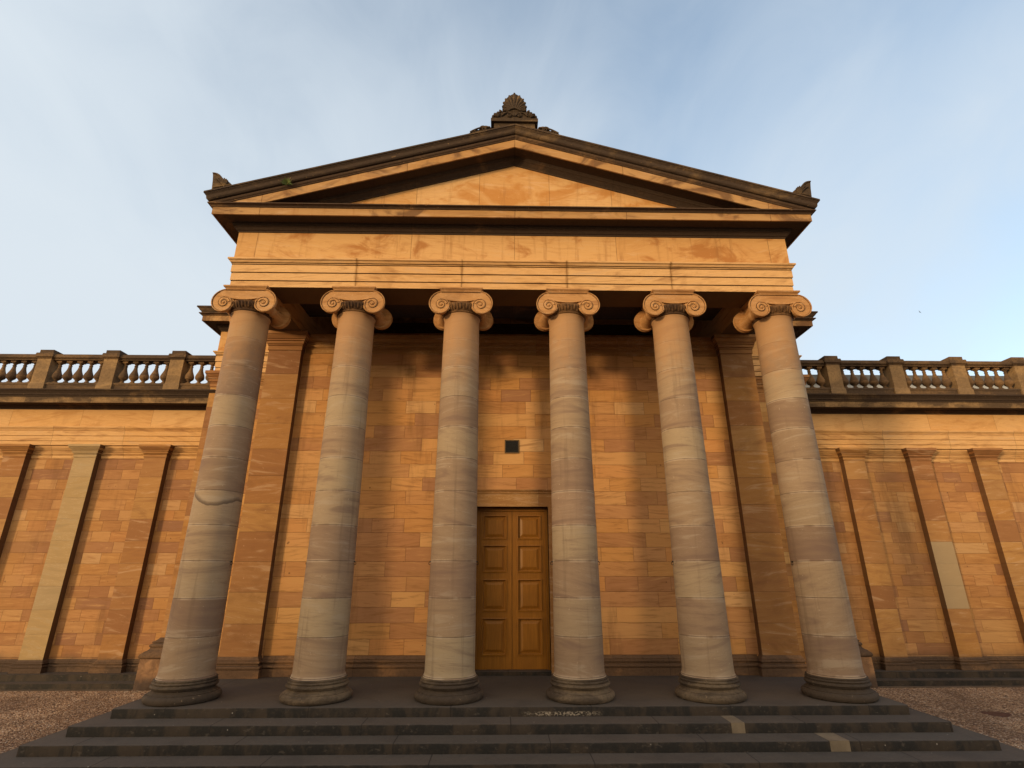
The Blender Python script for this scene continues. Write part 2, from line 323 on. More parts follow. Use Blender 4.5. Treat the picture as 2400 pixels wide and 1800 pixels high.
def make_step_mat(name, off, seed, EFF=False):
    t = NT(name, 0.75)
    per = 2.6
    xx = t.math('ADD', t.x, off)
    idx = t.math('FLOOR', t.math('DIVIDE', xx, per)); fx = t.math('FRACT', t.math('DIVIDE', xx, per))
    e = t.math('MULTIPLY', t.math('MINIMUM', fx, t.math('SUBTRACT', 1.0, fx)), per)
    hsh = t.wn(idx, seed, 1.0)
    base = t.ramp(hsh, [(0, (0.070, 0.058, 0.050)), (0.5, (0.085, 0.070, 0.060)), (1, (0.076, 0.066, 0.058))])
    n1 = t.noise(t.scale(t.P, 1.0, 1.0, 2.0), 1.3, 6, 0.6, 0.4)
    c = t.mix(t.smooth(n1, 0.45, 0.70, 0.0, 0.6), base, (0.055, 0.047, 0.042))
    # risers: black patches with upright edges, brown between
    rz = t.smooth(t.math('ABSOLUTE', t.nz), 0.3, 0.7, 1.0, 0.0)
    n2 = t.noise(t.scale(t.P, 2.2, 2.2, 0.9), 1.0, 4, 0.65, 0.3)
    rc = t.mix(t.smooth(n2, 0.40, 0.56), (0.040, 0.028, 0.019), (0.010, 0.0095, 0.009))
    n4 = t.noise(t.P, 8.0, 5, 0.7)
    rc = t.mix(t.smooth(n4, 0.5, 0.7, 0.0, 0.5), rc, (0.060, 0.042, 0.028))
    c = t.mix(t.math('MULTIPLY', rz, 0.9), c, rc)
    if EFF:
        ef = t.noise(t.scale(t.P, 1.0, 1.0, 1.6), 24.0, 4, 0.75)
        dxe = t.math('ABSOLUTE', t.math('SUBTRACT', t.x, 0.85))
        m = t.math('MULTIPLY', t.smooth(dxe, 0.35, 0.85, 1.0, 0.0), t.smooth(t.math('ABSOLUTE', t.math('ADD', t.z, 0.115)), 0.015, 0.05, 1.0, 0.0))
        m = t.math('MULTIPLY', t.math('MULTIPLY', m, t.smooth(ef, 0.47, 0.56)), rz)
        c = t.mix(t.math('MULTIPLY', m, 0.8), c, (0.36, 0.30, 0.23))
    ch = t.noise(t.scale(t.P, 1.5, 3.0, 3.0), 5.0, 3, 0.6)
    c = t.mix(t.smooth(ch, 0.60, 0.72, 0.0, 0.35), c, (0.13, 0.105, 0.085))
    n3 = t.noise(t.P, 26.0, 3, 0.7)
    c = t.mix(t.smooth(n3, 0.45, 0.8, 0.0, 0.5), c, (0.035, 0.03, 0.028))
    vo = t.new('ShaderNodeTexVoronoi'); t.link(t.P, vo.inputs['Vector']); vo.inputs['Scale'].default_value = 3.2
    w = t.math('MULTIPLY', t.smooth(vo.outputs['Distance'], 0.02, 0.05, 1.0, 0.0), 0.6)
    c = t.mix(w, c, (0.42, 0.38, 0.33))
    c = t.mix(t.smooth(e, 0.002, 0.014, 0.85, 0.0), c, (0.012, 0.01, 0.01))
    t.bump(t.math('ADD', t.math('ADD', n1, n2), t.math('MULTIPLY', n3, 0.4)), 0.5, 0.015)
    return t.done(c)
STEPM = [make_step_mat('step_stone_%d' % i, o, i * 1.3 + .5, i == 0) for i, o in enumerate((1.2, 0.1, 2.05, 1.4, 0.6))]

def simple(name, c, rough=0.6, nscale=8.0, var=0.35, metal=0.0, bump=0.15):
    t = NT(name, rough); t.b.inputs['Metallic'].default_value = metal
    n = t.noise(t.P, nscale, 5, 0.6)
    cc = t.mix(t.smooth(n, 0.3, 0.75), tuple(q * (1 + var) for q in c), tuple(q * (1 - var) for q in c))
    t.bump(n, bump, 0.01); return t.done(cc)
M['repair'] = simple('new_pale_sandstone', (0.185, 0.145, 0.10), 0.85, 5.0, 0.15)
def wood():
    t = NT('ochre_painted_wood', 0.42)
    g = t.noise(t.scale(t.P, 22.0, 22.0, 1.2), 1.5, 5, 0.6, 0.3)
    n = t.noise(t.P, 2.0, 4)
    c = t.mix(t.smooth(g, 0.35, 0.7), (0.275, 0.118, 0.016), (0.215, 0.088, 0.012))
    c = t.mix(t.smooth(n, 0.4, 0.7, 0.0, 0.35), c, (0.17, 0.07, 0.012))
    t.bump(g, 0.12, 0.004); return t.done(c)
M['door'] = wood()
M['iron'] = simple('black_iron', (0.015, 0.014, 0.014), 0.5, 20, 0.3)
M['ventframe'] = simple('vent_frame_metal', (0.12, 0.075, 0.035), 0.5, 20, 0.2)
M['slate'] = simple('slate_roofing', (0.10, 0.105, 0.115), 0.6, 6, 0.25)
M['lead'] = simple('lead_sheet', (0.07, 0.068, 0.065), 0.6, 4, 0.3)
M['glazing'] = simple('lantern_glazing', (0.42, 0.45, 0.50), 0.15, 2, 0.1)
M['leaf'] = simple('weed_leaf', (0.095, 0.125, 0.035), 0.6, 9, 0.4)
M['straw'] = simple('dry_stem', (0.28, 0.20, 0.09), 0.8, 9, 0.3)
M['feather'] = simple('dark_feather', (0.05, 0.05, 0.055), 0.7, 12, 0.3)
def rough_block():
    t = NT('eroded_plinth_stone', 0.95)
    n = t.noise(t.P, 2.6, 6, 0.65, 0.8); n2 = t.noise(t.P, 14, 4, 0.7)
    c = t.mix(t.smooth(n, 0.36, 0.62), (0.33, 0.19, 0.10), (0.19, 0.11, 0.065))
    c = t.mix(t.smooth(t.math('ADD', t.z, t.math('MULTIPLY_ADD', n, 0.5, -0.25)), -0.62, -0.38, 0.85, 0.0), c, (0.045, 0.035, 0.032))
    t.bump(t.math('ADD', n, t.math('MULTIPLY', n2, 0.5)), 0.8, 0.05); return t.done(c)
M['plinth'] = rough_block()
def gravel():
    t = NT('gravel', 0.95)
    v1 = t.new('ShaderNodeTexVoronoi'); t.link(t.P, v1.inputs['Vector']); v1.inputs['Scale'].default_value = 31.0
    sp = t.new('ShaderNodeSeparateColor'); t.link(v1.outputs['Color'], sp.inputs[0])
    c = t.ramp(sp.outputs[0], [(0, (0.10, 0.060, 0.042)), (0.25, (0.26, 0.160, 0.105)), (0.5, (0.46, 0.285, 0.175)), (0.75, (0.62, 0.42, 0.26)), (0.92, (0.76, 0.58, 0.42)), (1, (0.9, 0.8, 0.68))])
    big = t.noise(t.scale(t.P, 1.0, 0.6, 1), 0.8, 5, 0.6, 0.6)
    c = t.mix(t.smooth(big, 0.42, 0.66, 0.0, 0.5), c, (0.12, 0.07, 0.05))
    d = t.smooth(v1.outputs['Distance'], 0.38, 0.85, 0.0, 0.55)
    c = t.mix(d, c, (0.02, 0.011, 0.008))
    med = t.noise(t.P, 5.0, 4, 0.7)
    t.bump(t.math('ADD', t.math('MULTIPLY', v1.outputs['Distance'], -1.0), t.math('MULTIPLY', med, 1.2)), 1.0, 0.05)
    return t.done(c)
M['gravel'] = gravel()
M['paving'] = simple('kerb_paving', (0.11, 0.078, 0.055), 0.9, 3, 0.3, bump=0.4)
M['grass'] = simple('rough_grass', (0.07, 0.085, 0.03), 0.9, 0.7, 0.5, bump=0.6)
SHADE_HILL_H, SHADE_HILL_X = 13.5, -56.0
M['soil'] = simple('red_brown_soil', (0.085, 0.040, 0.028), 0.9, 9, 0.4, bump=0.6)

# ------------------------------------------------------------------ mesh kit
class MB:
    def __init__(s): s.v = []; s.f = []; s.mi = []
    def add(s, vs, fs, mi=0):
        o = len(s.v); s.v += [tuple(q) for q in vs]
        for i, f in enumerate(fs):
            s.f.append(tuple(o + k for k in f)); s.mi.append(mi[i] if isinstance(mi, (list, tuple)) else mi)
        return s
    def box(s, x0, x1, y0, y1, z0, z1, mi=0):
        return s.add([(x0, y0, z0), (x1, y0, z0), (x1, y1, z0), (x0, y1, z0), (x0, y0, z1), (x1, y0, z1), (x1, y1, z1), (x0, y1, z1)],
                     [(0, 3, 2, 1), (4, 5, 6, 7), (0, 1, 5, 4), (1, 2, 6, 5), (2, 3, 7, 6), (3, 0, 4, 7)], mi)
    def lathe(s, prof, cx=0, cy=0, n=48, mi=0, axis='z', caps=True):
        vs = []; fs = []
        for (r, z) in prof:
            for k in range(n):
                a = 2 * pi * k / n
                if axis == 'z': vs.append((cx + r * cos(a), cy + r * sin(a), z))
                else: vs.append((cx + r * cos(a), z, cy + r * sin(a)))      # axis y: prof z is y, cy is height
        m = len(prof)
        for i in range(m - 1):
            for k in range(n):
                k2 = (k + 1) % n
                q = (i * n + k, i * n + k2, (i + 1) * n + k2, (i + 1) * n + k)
                fs.append(q if axis == 'z' else q[::-1])
        if caps:
            a = tuple(range(n)); b = tuple((m - 1) * n + k for k in range(n))
            fs.append(a[::-1] if axis == 'z' else a); fs.append(b if axis == 'z' else b[::-1])
        return s.add(vs, fs, mi)
    def prism(s, pts, y0, y1, mi=0):
        """outline in x,z (counter-clockwise seen from -y) given thickness from y0 (front) to y1"""
        n = len(pts)
        vs = [(x, y0, z) for x, z in pts] + [(x, y1, z) for x, z in pts]
        fs = [tuple(range(n)), tuple(range(2 * n - 1, n - 1, -1))]
        fs += [(i, i + n, (i + 1) % n + n, (i + 1) % n) for i in range(n)]
        return s.add(vs, fs, mi)
    def tube(s, pts, rad, n=8, flat=1.0, mi=0):
        """bead along a path in the x-z plane with y given per point; flat squeezes it in y"""
        m = len(pts); vs = []; fs = []
        for i, p in enumerate(pts):
            a = pts[max(0, i - 1)]; b = pts[min(m - 1, i + 1)]
            tx, tz = b[0] - a[0], b[2] - a[2]; l = math.hypot(tx, tz) or 1e-9
            nx, nz = -tz / l, tx / l
            r = rad[i] if isinstance(rad, list) else rad
            for k in range(n):
                t = 2 * pi * k / n
                vs.append((p[0] + nx * r * cos(t), p[1] + flat * r * sin(t), p[2] + nz * r * cos(t)))
        for i in range(m - 1):
            for k in range(n):
                k2 = (k + 1) % n
                fs.append((i * n + k, i * n + k2, (i + 1) * n + k2, (i + 1) * n + k))
        fs.append(tuple(range(n))[::-1]); fs.append(tuple((m - 1) * n + k for k in range(n)))
        return s.add(vs, fs, mi)
    def build(s, name, mats, parent=None, loc=None, sharp=32, recalc=True):
        me = bpy.data.meshes.new(name); me.from_pydata(s.v, [], s.f)
        if not isinstance(mats, (list, tuple)): mats = [mats]
        for m in mats: me.materials.append(m)
        me.polygons.foreach_set('material_index', s.mi)
        me.polygons.foreach_set('use_smooth', [True] * len(s.f))
        me.update()
        if recalc:
            import bmesh
            bm = bmesh.new(); bm.from_mesh(me); bmesh.ops.recalc_face_normals(bm, faces=bm.faces); bm.to_mesh(me); bm.free()
        me.set_sharp_from_angle(angle=radians(sharp))
        o = bpy.data.objects.new(name, me); COL.objects.link(o)
        if parent is not None: o.parent = parent
        if loc: o.location = loc
        return o
def empty(name, loc=(0, 0, 0), parent=None):
    o = bpy.data.objects.new(name, None); COL.objects.link(o); o.location = loc; o.empty_display_size = 0.3
    if parent is not None: o.parent = parent
    return o
def tag(o, label=None, cat=None, group=None, kind=None):
    if label: o['label'] = label
    if cat: o['category'] = cat
    if group: o['group'] = group
    if kind: o['kind'] = kind
    return o
def copy_tree(o, parent=None):
    c = o.copy(); COL.objects.link(c)
    if parent is not None: c.parent = parent
    for ch in list(o.children): copy_tree(ch, c)
    return c

def sweep(mb, path, prof, mis=0, closed_prof=True, zf=None):
    """sweep a closed profile [(out, z)] along an open plan path, mitred; out is to the right of travel"""
    n = len(path); P = len(prof); vs = []
    for i, p in enumerate(path):
        def nrm(a, b):
            dx, dy = b[0] - a[0], b[1] - a[1]; l = math.hypot(dx, dy); return (dy / l, -dx / l)
        if i == 0: nn = nrm(path[0], path[1])
        elif i == n - 1: nn = nrm(path[-2], path[-1])
        else:
            a = nrm(path[i - 1], p); b = nrm(p, path[i + 1])
            d = 1 + a[0] * b[0] + a[1] * b[1]; nn = ((a[0] + b[0]) / d, (a[1] + b[1]) / d)
        for (o, z) in prof:
            vs.append((p[0] + nn[0] * o, p[1] + nn[1] * o, z))
    fs = []; mi = []
    for i in range(n - 1):
        for k in range(P):
            k2 = (k + 1) % P
            fs.append((i * P + k, i * P + k2, (i + 1) * P + k2, (i + 1) * P + k))
            mi.append(mis[k] if isinstance(mis, (list, tuple)) else mis)
    fs.append(tuple(range(P))[::-1]); mi.append(0)
    fs.append(tuple((n - 1) * P + k for k in range(P))); mi.append(0)
    mb.add(vs, fs, mi)
    return mb

XC = 6.5; SP = 2.6
# ================================================================== GROUND
g = MB(); g.add([(-400, -400, -0.8), (400, -400, -0.8), (400, 400, -0.8), (-400, 400, -0.8)], [(0, 1, 2, 3)])
tag(g.build('gravel_ground', M['gravel'], recalc=False), kind='structure')
for s, nm in ((-1, 'left'), (1, 'right')):
    g = MB(); x0, x1 = sorted((s * 10.7, s * 27.0))
    g.box(x0, x1, 5.17, 5.36, -0.9, -0.792)
    tag(g.build('paving_strip', M['paving']), kind='structure')
g = MB(); pts = []
for k in range(26):
    a = 2 * pi * k / 26; r = 1 + 0.12 * sin(3 * a + 1) + 0.06 * sin(7 * a)
    pts.append((11.38 + 0.30 * r * cos(a), 2.15 + 0.26 * r * sin(a), -0.794 - 0.002 * (k % 2)))
g.add(pts, [tuple(range(26))])
tag(g.build('soil_patch', M['soil'], recalc=False), kind='structure')

# unseen hill added behind the viewpoint to keep low sun off the portico foot
g = MB(); nx, ny = 70, 30; import mathutils
def ss(a, b, x):
    t = max(0.0, min(1.0, (x - a) / (b - a))); return t * t * (3 - 2 * t)
for i in range(nx + 1):
    for j in range(ny + 1):
        x = -75 + 120 * i / nx; y = -75 + 45 * j / ny
        h = SHADE_HILL_H * ss(SHADE_HILL_X - 6, SHADE_HILL_X + 6, x) * (1 - ss(10, 40, x)) * ss(-75, -52, y) * (1 - ss(-44, -31, y))
        h += (0.9 * mathutils.noise.noise(mathutils.Vector((x * 0.16, y * 0.16, 2))) + 0.35 * mathutils.noise.noise(mathutils.Vector((x * 0.6, y * 0.6, 5)))) * min(1, h / 3)
        g.v.append((x, y, -0.83 + max(h, 0)))
for i in range(nx):
    for j in range(ny):
        a = i * (ny + 1) + j; g.f.append((a, a + ny + 1, a + ny + 2, a + 1)); g.mi.append(0)
tag(g.build('shade_hill', M['grass'], recalc=False, sharp=70), kind='structure')

# ================================================================== STEPS
steps = empty('stone_steps', (0, 0, -0.8))
tag(steps, 'flight of five dark worn stone steps carrying the six portico columns', 'steps')
G = [0.846, 1.23, 1.625, 2.02, 2.41]; E = [0.737, 1.226, 1.689, 2.175, 2.65]; Z = [0.0, -0.162, -0.325, -0.481, -0.64, -0.85]
for i in range(5):
    mb = MB(); X = XC + G[i]; yb = 5.16 if i else 2.9
    yb = [2.44, 5.12, 5.13, 5.14, 5.15][i]
    # worn front edge: subdivided and jittered a little
    nx = 60; prof = [(-0.018, 0.0), (-0.006, -0.003), (0.0, -0.014)]
    vs = []; 
    x0, x1 = -X, X
    zt, zb = Z[i], Z[i + 1] - 0.02
    rows = []
    rnd = random.Random(40 + i)
    for k in range(nx + 1):
        x = x0 + (x1 - x0) * k / nx
        j = rnd.uniform(-0.004, 0.004); c = rnd.uniform(0.010, 0.024)
        rows.append([(x, yb, zt), (x, -E[i] + c, zt), (x, -E[i] + c * 0.3 + j * 0.2, zt - c * 0.3), (x, -E[i] + j * 0.3, zt - c), (x, -E[i], zb), (x, yb, zb)])
    for r in rows: vs += r
    fs = []
    for k in range(nx):
        for q in range(5):
            a = k * 6 + q; fs.append((a, a + 1, a + 7, a + 6))
    fs.append(tuple(range(6))); fs.append(tuple(nx * 6 + q for q in range(6))[::-1])
    mb.add(vs, fs)
    o = mb.build('step', STEPM[i], steps, sharp=50); o.location = (0, 0, 0.8)
for (xa, xb, yf, yb, zt, zb) in ((3.785, 4.02, -1.226, -0.74, -0.162, -0.322), (5.235, 5.57, -1.689, -1.23, -0.325, -0.478)):
    mb = MB(); mb.box(xa, xb, yf - 0.003, yb, zb, zt + 0.003)
    o = mb.build('repair_block', M['repair'], steps); o.location = (0, 0, 0.8)
    o['label'] = 'pale new stone let into the dark step'

# ================================================================== MAIN BUILDING
bld = empty('gallery_building', (0, 0, 0))
tag(bld, 'sandstone classical gallery with six column ionic portico and pediment', 'building')

# ---- columns
SHZ = 8.285
def shaft_prof():
    p = [(0.530, 0.40), (0.522, 0.425), (0.506, 0.46), (0.500, 0.52)]
    for k in range(1, 15):
        t = k / 14; p.append((0.500 - 0.070 * t ** 1.25, 0.52 + (8.10 - 0.52) * t))
    p += [(0.432, 8.17), (0.440, 8.215), (0.452, 8.235), (0.452, 8.245)]
    return p
BASEP = [(0.0, 0.0), (0.630, 0.0), (0.660, 0.015), (0.678, 0.045), (0.684, 0.075), (0.676, 0.105), (0.655, 0.13), (0.630, 0.142), (0.612, 0.144),
         (0.612, 0.158), (0.585, 0.170), (0.560, 0.190), (0.548, 0.212), (0.556, 0.226), (0.575, 0.232), (0.578, 0.242), (0.592, 0.252), (0.600, 0.270), (0.594, 0.290), (0.578, 0.302), (0.562, 0.305),
         (0.560, 0.316), (0.572, 0.324), (0.577, 0.336), (0.571, 0.348), (0.556, 0.354), (0.552, 0.364), (0.560, 0.370), (0.563, 0.382), (0.556, 0.394), (0.535, 0.400), (0.50, 0.401)]
VR = 0.360; VCX = 0.472; VCZ = 8.437; LN = 0.86
def spiral(side, turns=2.35, steps_=28, y=-0.5):
    pts = []; rad = []
    n = int(turns * steps_)
    for k in range(int(0.80 * steps_), n + 1):
        th = 2 * pi * k / steps_
        r = VR * exp(-LN * th / (2 * pi))
        a = pi / 2 + th               # from the top, towards the outside, inwards
        r2 = r * exp(-LN)
        rc = 0.5 * (r + r2)
        pts.append((side * (VCX + rc * cos(a - 2 * (a - pi / 2))), y, VCZ + rc * sin(a)))
        rad.append(max(0.008, 0.5 * (r - r2) * (0.90 if th > 2 * pi else 0.55)))
    return pts, rad
def make_capital():
    col = MB()
    # echinus, astragal and neck
    ech = MB(); ech.lathe([(0.40, 8.20), (0.455, 8.245), (0.470, 8.255), (0.478, 8.268), (0.470, 8.281), (0.455, 8.288), (0.458, 8.30), (0.478, 8.33), (0.515, 8.39), (0.532, 8.44), (0.530, 8.48), (0.50, 8.50), (0.30, 8.50)], n=64)
    # egg and dart
    for k in range(22):
        a = 2 * pi * (k + 0.5) / 22
        ex, ey = cos(a), sin(a)
        if abs(ex) > 0.93: continue
        vs = []; fs = []
        for i in range(7):
            ph = -pi / 2 + pi * i / 6
            for j in range(8):
                t = 2 * pi * j / 8
                rr = cos(ph)
                lx, ly, lz = 0.034 * rr * cos(t), 0.045 * rr * sin(t), 0.078 * sin(ph)
                rb = 0.500 + 0.30 * lz
                vs.append(((rb + ly) * ex - lx * ey, (rb + ly) * ey + lx * ex, 8.395 + lz))
        for i in range(6):
            for j in range(8):
                j2 = (j + 1) % 8; fs.append((i * 8 + j, i * 8 + j2, (i + 1) * 8 + j2, (i + 1) * 8 + j))
        ech.add(vs, fs)
        a2 = 2 * pi * k / 22; ex, ey = cos(a2), sin(a2)
        w = 0.010
        b = [(0.485, 8.31), (0.545, 8.455), (0.565, 8.455), (0.505, 8.305)]
        vs = []
        for sg in (-1, 1):
            for (r, z) in b: vs.append((r * ex - sg * w * ey, r * ey + sg * w * ex, z))
        ech.add(vs, [(0, 1, 2, 3), (7, 6, 5, 4), (0, 4, 5, 1), (1, 5, 6, 2), (2, 6, 7, 3), (3, 7, 4, 0)])
    # volute face plates front and back with sunk channel, raised spirals and eyes
    for fy, sg in ((-0.470, 1), (0.470, -1)):
        def plate(rscale, y0, y1, mi=0):
            out = []
            # outline: top straight, outer volutes as spiral silhouettes, lower edge sagging
            R = VR * rscale
            for k in range(0, 25):     # right volute from top clockwise to inner side
                th = k / 24 * 1.80 * pi
                r = R * exp(-LN * th / (2 * pi)) if True else R
                out.append((VCX + r * sin(th), VCZ + r * cos(th)))
            nlow = 9
            xr, zr = out[-1]
            for k in range(1, nlow):
                t = k / nlow; x = xr * (1 - 2 * t)
                out.append((x, 8.520 + (zr - 8.520) * (abs(x) / xr) ** 2.2))
            left = [(-x, z) for (x, z) in out[:25]][::-1]
            out += left
            col.prism(out[::-1], min(y0, y1), max(y0, y1), mi)
        plate(0.99, fy, fy + sg * 0.075)
        y = fy - sg * 0.004
        if sg == 1 or True:
            for side in (-1, 1):
                pts, rad = spiral(side, y=y)
                col.tube(pts, rad, n=10, flat=0.62)
                rim = []
                for k in range(30):
                    th = 2 * pi * k / 29; rr = (VR - 0.006) * exp(-LN * th / (2 * pi)); rim.append((side * (VCX + rr * sin(th)), y, VCZ + rr * cos(th)))
                col.tube(rim, 0.014, n=7, flat=1.5)
                gp = []
                for k in range(int(0.85 * 28), int(2.25 * 28) + 1):
                    th = 2 * pi * k / 28; rr = VR * exp(-LN * th / (2 * pi)); gp.append((side * (VCX + rr * sin(th)), y - sg * 0.004, VCZ + rr * cos(th)))
                col.tube(gp, 0.0085, n=6, flat=1.0, mi=1)  # dark bead draws the shade and dirt of the spiral groove
                gp = []
                for k in range(2, 28):
                    th = 2 * pi * k / 29; rr = (VR - 0.030) * exp(-LN * th / (2 * pi)); gp.append((side * (VCX + rr * sin(th)), y + sg * 0.004, VCZ + rr * cos(th)))
                col.tube(gp, 0.008, n=6, flat=1.0, mi=1)  # dark bead paints the shade line inside the rim
                # eye
                vs = []; fs = []
                for i in range(5):
                    ph = pi / 2 * i / 4
                    for j in range(12):
                        t = 2 * pi * j / 12; vs.append((side * VCX + 0.034 * cos(ph) * cos(t), y - sg * 0.034 * sin(ph), VCZ + 0.034 * cos(ph) * sin(t)))
                for i in range(4):
                    for j in range(12):
                        j2 = (j + 1) % 12; fs.append((i * 12 + j, i * 12 + j2, (i + 1) * 12 + j2, (i + 1) * 12 + j))
                col.add(vs, fs)
            # top rim and sagging lower rim of the channel
            col.tube([(-VCX + 2 * VCX * k / 12, y, VCZ + VR - 0.008) for k in range(13)], 0.014, n=8, flat=1.5)
            col.tube([(-VCX + 2 * VCX * k / 12, y + sg * 0.004, VCZ + VR - 0.034) for k in range(13)], 0.007, n=6, flat=1.0, mi=1)
            low = []
            for k in range(21):
                t = -1 + 2 * k / 20; x = t * (VCX - 0.10)
                low.append((x, y, 8.530 + 0.045 * abs(t) ** 2.1))
            col.tube(low, 0.014, n=8, flat=0.9)
    # side scrolls (bolsters): waisted, with straps
    for side in (-1, 1):
        pr = [(0.02, -0.462)]
        for k in range(25):
            t = -1 + 2 * k / 24
            r = 0.112 + 0.112 * abs(t) ** 2.6
            if abs(t) < 0.10: r += 0.018
            if 0.26 < abs(t) < 0.34 or 0.46 < abs(t) < 0.54: r += 0.012
            pr.append((r, t * 0.455))
        pr.append((0.02, 0.462))
        col.lathe(pr, cx=side * VCX * 0.985, cy=VCZ - 0.002, n=36, axis='y', caps=False)
    col.box(-VCX, VCX, -0.43, 0.43, 8.50, 8.799)
    # abacus with ogee edge
    ab = MB()
    prof = [(0.0, 8.801), (0.478, 8.801), (0.482, 8.812), (0.495, 8.826), (0.510, 8.840), (0.516, 8.848), (0.528, 8.850), (0.528, 8.886), (0.0, 8.886)]
    vs = []; fs = []
    for (r, z) in prof:
        vs += [(-r, -r, z), (r, -r, z), (r, r, z), (-r, r, z)]
    for i in range(len(prof) - 1):
        for k in range(4):
            k2 = (k + 1) % 4; fs.append((i * 4 + k, i * 4 + k2, i * 4 + 4 + k2, i * 4 + 4 + k))
    ab.add(vs, fs)
    return col, ech, ab

def make_column(x):
    c = empty('column', (x, 0, 0), bld)
    b = MB(); b.lathe(BASEP, n=72, caps=False); b.build('base', M['base'], c)
    s = MB(); s.lathe(shaft_prof(), n=72, caps=False); s.build('shaft', M['shaft'], c, sharp=60)
    cc, ech, ab = make_capital()
    cc.build('capital', [M['capital'], M['carve']], c, sharp=40)
    ech.build('echinus', M['carve'], c, sharp=50)
    ab.build('abacus', M['capital'], c, sharp=40)
    for s_ in (-1, 1):
        h = MB(); pts = []
        for k in range(11):
            a = 2 * pi * k / 10; pts.append((s_ * 0.505 + 0.024 * cos(a), 0.02, 2.52 + 0.030 * sin(a)))
        h.tube(pts, 0.006, n=6); h.box(s_ * 0.49 - 0.02, s_ * 0.49 + 0.02, 0.0, 0.04, 2.545, 2.57)
        h.build('hook', M['iron'], c)
    return c
col0 = make_column(-6.5)
cols = [col0]
for i in range(1, 6):
    c = copy_tree(col0, bld); c.location = ((i - 2.5) * SP, 0, 0); cols.append(c)

# ---- porch entablature
PATH = [(-XC, 6.2), (-XC, 0.0), (XC, 0.0), (XC, 6.2)]
mb = MB()
ARCH = [(-0.43, 9.642), (-0.43, 8.889), (0.430, 8.889), (0.430, 9.044), (0.412, 9.046), (0.412, 9.066), (0.447, 9.068), (0.447, 9.262), (0.428, 9.264), (0.428, 9.286), (0.463, 9.288), (0.463, 9.482), (0.445, 9.484), (0.445, 9.504), (0.474, 9.506), (0.478, 9.510), (0.476, 9.522), (0.462, 9.524), (0.462, 9.538), (0.492, 9.540), (0.505, 9.555), (0.522, 9.590), (0.535, 9.596), (0.550, 9.610), (0.550, 9.649), (0.45, 9.652)]
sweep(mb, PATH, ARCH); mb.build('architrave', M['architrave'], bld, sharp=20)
mb = MB(); sweep(mb, PATH, [(-0.43, 9.653), (0.452, 9.653), (0.452, 10.42), (-0.43, 10.42)]); mb.build('frieze', M['frieze'], bld)
# horizontal cornice: bed mould (soffit), corona, top mould
CORN = [(-0.3, 10.87), (-0.3, 10.425), (0.452, 10.425), (0.470, 10.425), (0.470, 10.462), (0.480, 10.468), (0.500, 10.478), (0.520, 10.505), (0.545, 10.535), (0.570, 10.545), (0.570, 10.575), (0.590, 10.600),
        (0.600, 10.640), (0.890, 10.640), (0.895, 10.620), (0.932, 10.620), (0.932, 10.815), (0.940, 10.820), (0.955, 10.820), (0.960, 10.838), (0.985, 10.858), (1.010, 10.868), (1.033, 10.872), (1.033, 10.898), (0.9, 10.902)]
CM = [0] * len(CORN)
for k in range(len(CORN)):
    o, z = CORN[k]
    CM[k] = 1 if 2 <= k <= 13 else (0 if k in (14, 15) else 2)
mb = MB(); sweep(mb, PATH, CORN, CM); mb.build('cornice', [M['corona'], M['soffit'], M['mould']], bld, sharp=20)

# ---- pediment: raking cornice and tympanum
SL = 0.297; ZA = 12.817
def rake(prof, mis, name, mats, flank):
    mb = MB(); P = len(prof); vs = []
    def zend(o, w): return ZA + w - SL * (XC + o)
    rings = []
    for (o, w) in prof:
        e = zend(o, w)
        pts = []
        if flank: pts.append((-(XC + o), 6.0, e))
        pts += [(-(XC + o), -o, e), (0, -o, ZA + w), (XC + o, -o, e)]
        if flank: pts.append((XC + o, 6.0, e))
        rings.append(pts)
    n = len(rings[0])
    for i in range(n):
        for r in rings: vs.append(r[i])
    fs = []; mi = []
    for i in range(n - 1):
        for k in range(P):
            k2 = (k + 1) % P
            fs.append((i * P + k, i * P + k2, (i + 1) * P + k2, (i + 1) * P + k)); mi.append(mis[k])
    fs.append(tuple(range(P))[::-1]); mi.append(0); fs.append(tuple((n - 1) * P + k for k in range(P))); mi.append(0)
    mb.add(vs, fs, mi)
    return mb.build(name, mats, bld, sharp=20)
RC = [(0.40, 0.235), (0.40, -0.20), (0.475, -0.195), (0.475, -0.155), (0.495, -0.135), (0.520, -0.100), (0.545, -0.070), (0.575, -0.055), (0.575, -0.03), (0.605, 0.0), (0.61, 0.018), (0.895, 0.018), (0.90, 0.0), (0.935, 0.0), (0.935, 0.235)]
RM = [0, 1, 1, 1, 1, 1, 1, 1, 1, 1, 1, 1, 0, 0, 0]
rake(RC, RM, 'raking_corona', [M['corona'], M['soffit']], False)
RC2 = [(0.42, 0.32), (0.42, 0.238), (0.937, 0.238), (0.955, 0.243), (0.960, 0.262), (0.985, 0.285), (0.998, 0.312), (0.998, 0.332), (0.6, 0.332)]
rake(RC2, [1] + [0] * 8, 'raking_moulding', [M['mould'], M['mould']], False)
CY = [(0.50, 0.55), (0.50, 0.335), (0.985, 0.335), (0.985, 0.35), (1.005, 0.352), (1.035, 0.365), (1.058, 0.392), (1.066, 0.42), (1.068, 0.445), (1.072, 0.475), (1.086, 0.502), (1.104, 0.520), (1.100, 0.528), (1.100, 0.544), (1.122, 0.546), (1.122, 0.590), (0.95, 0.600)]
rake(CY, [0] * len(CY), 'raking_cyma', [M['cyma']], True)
mb = MB(); h = ZA - 0.19
mb.prism([(-6.75, 10.80), (6.75, 10.80), (0, h + 0.1)], -0.448, -0.05); mb.build('tympanum', M['tymp'], bld)
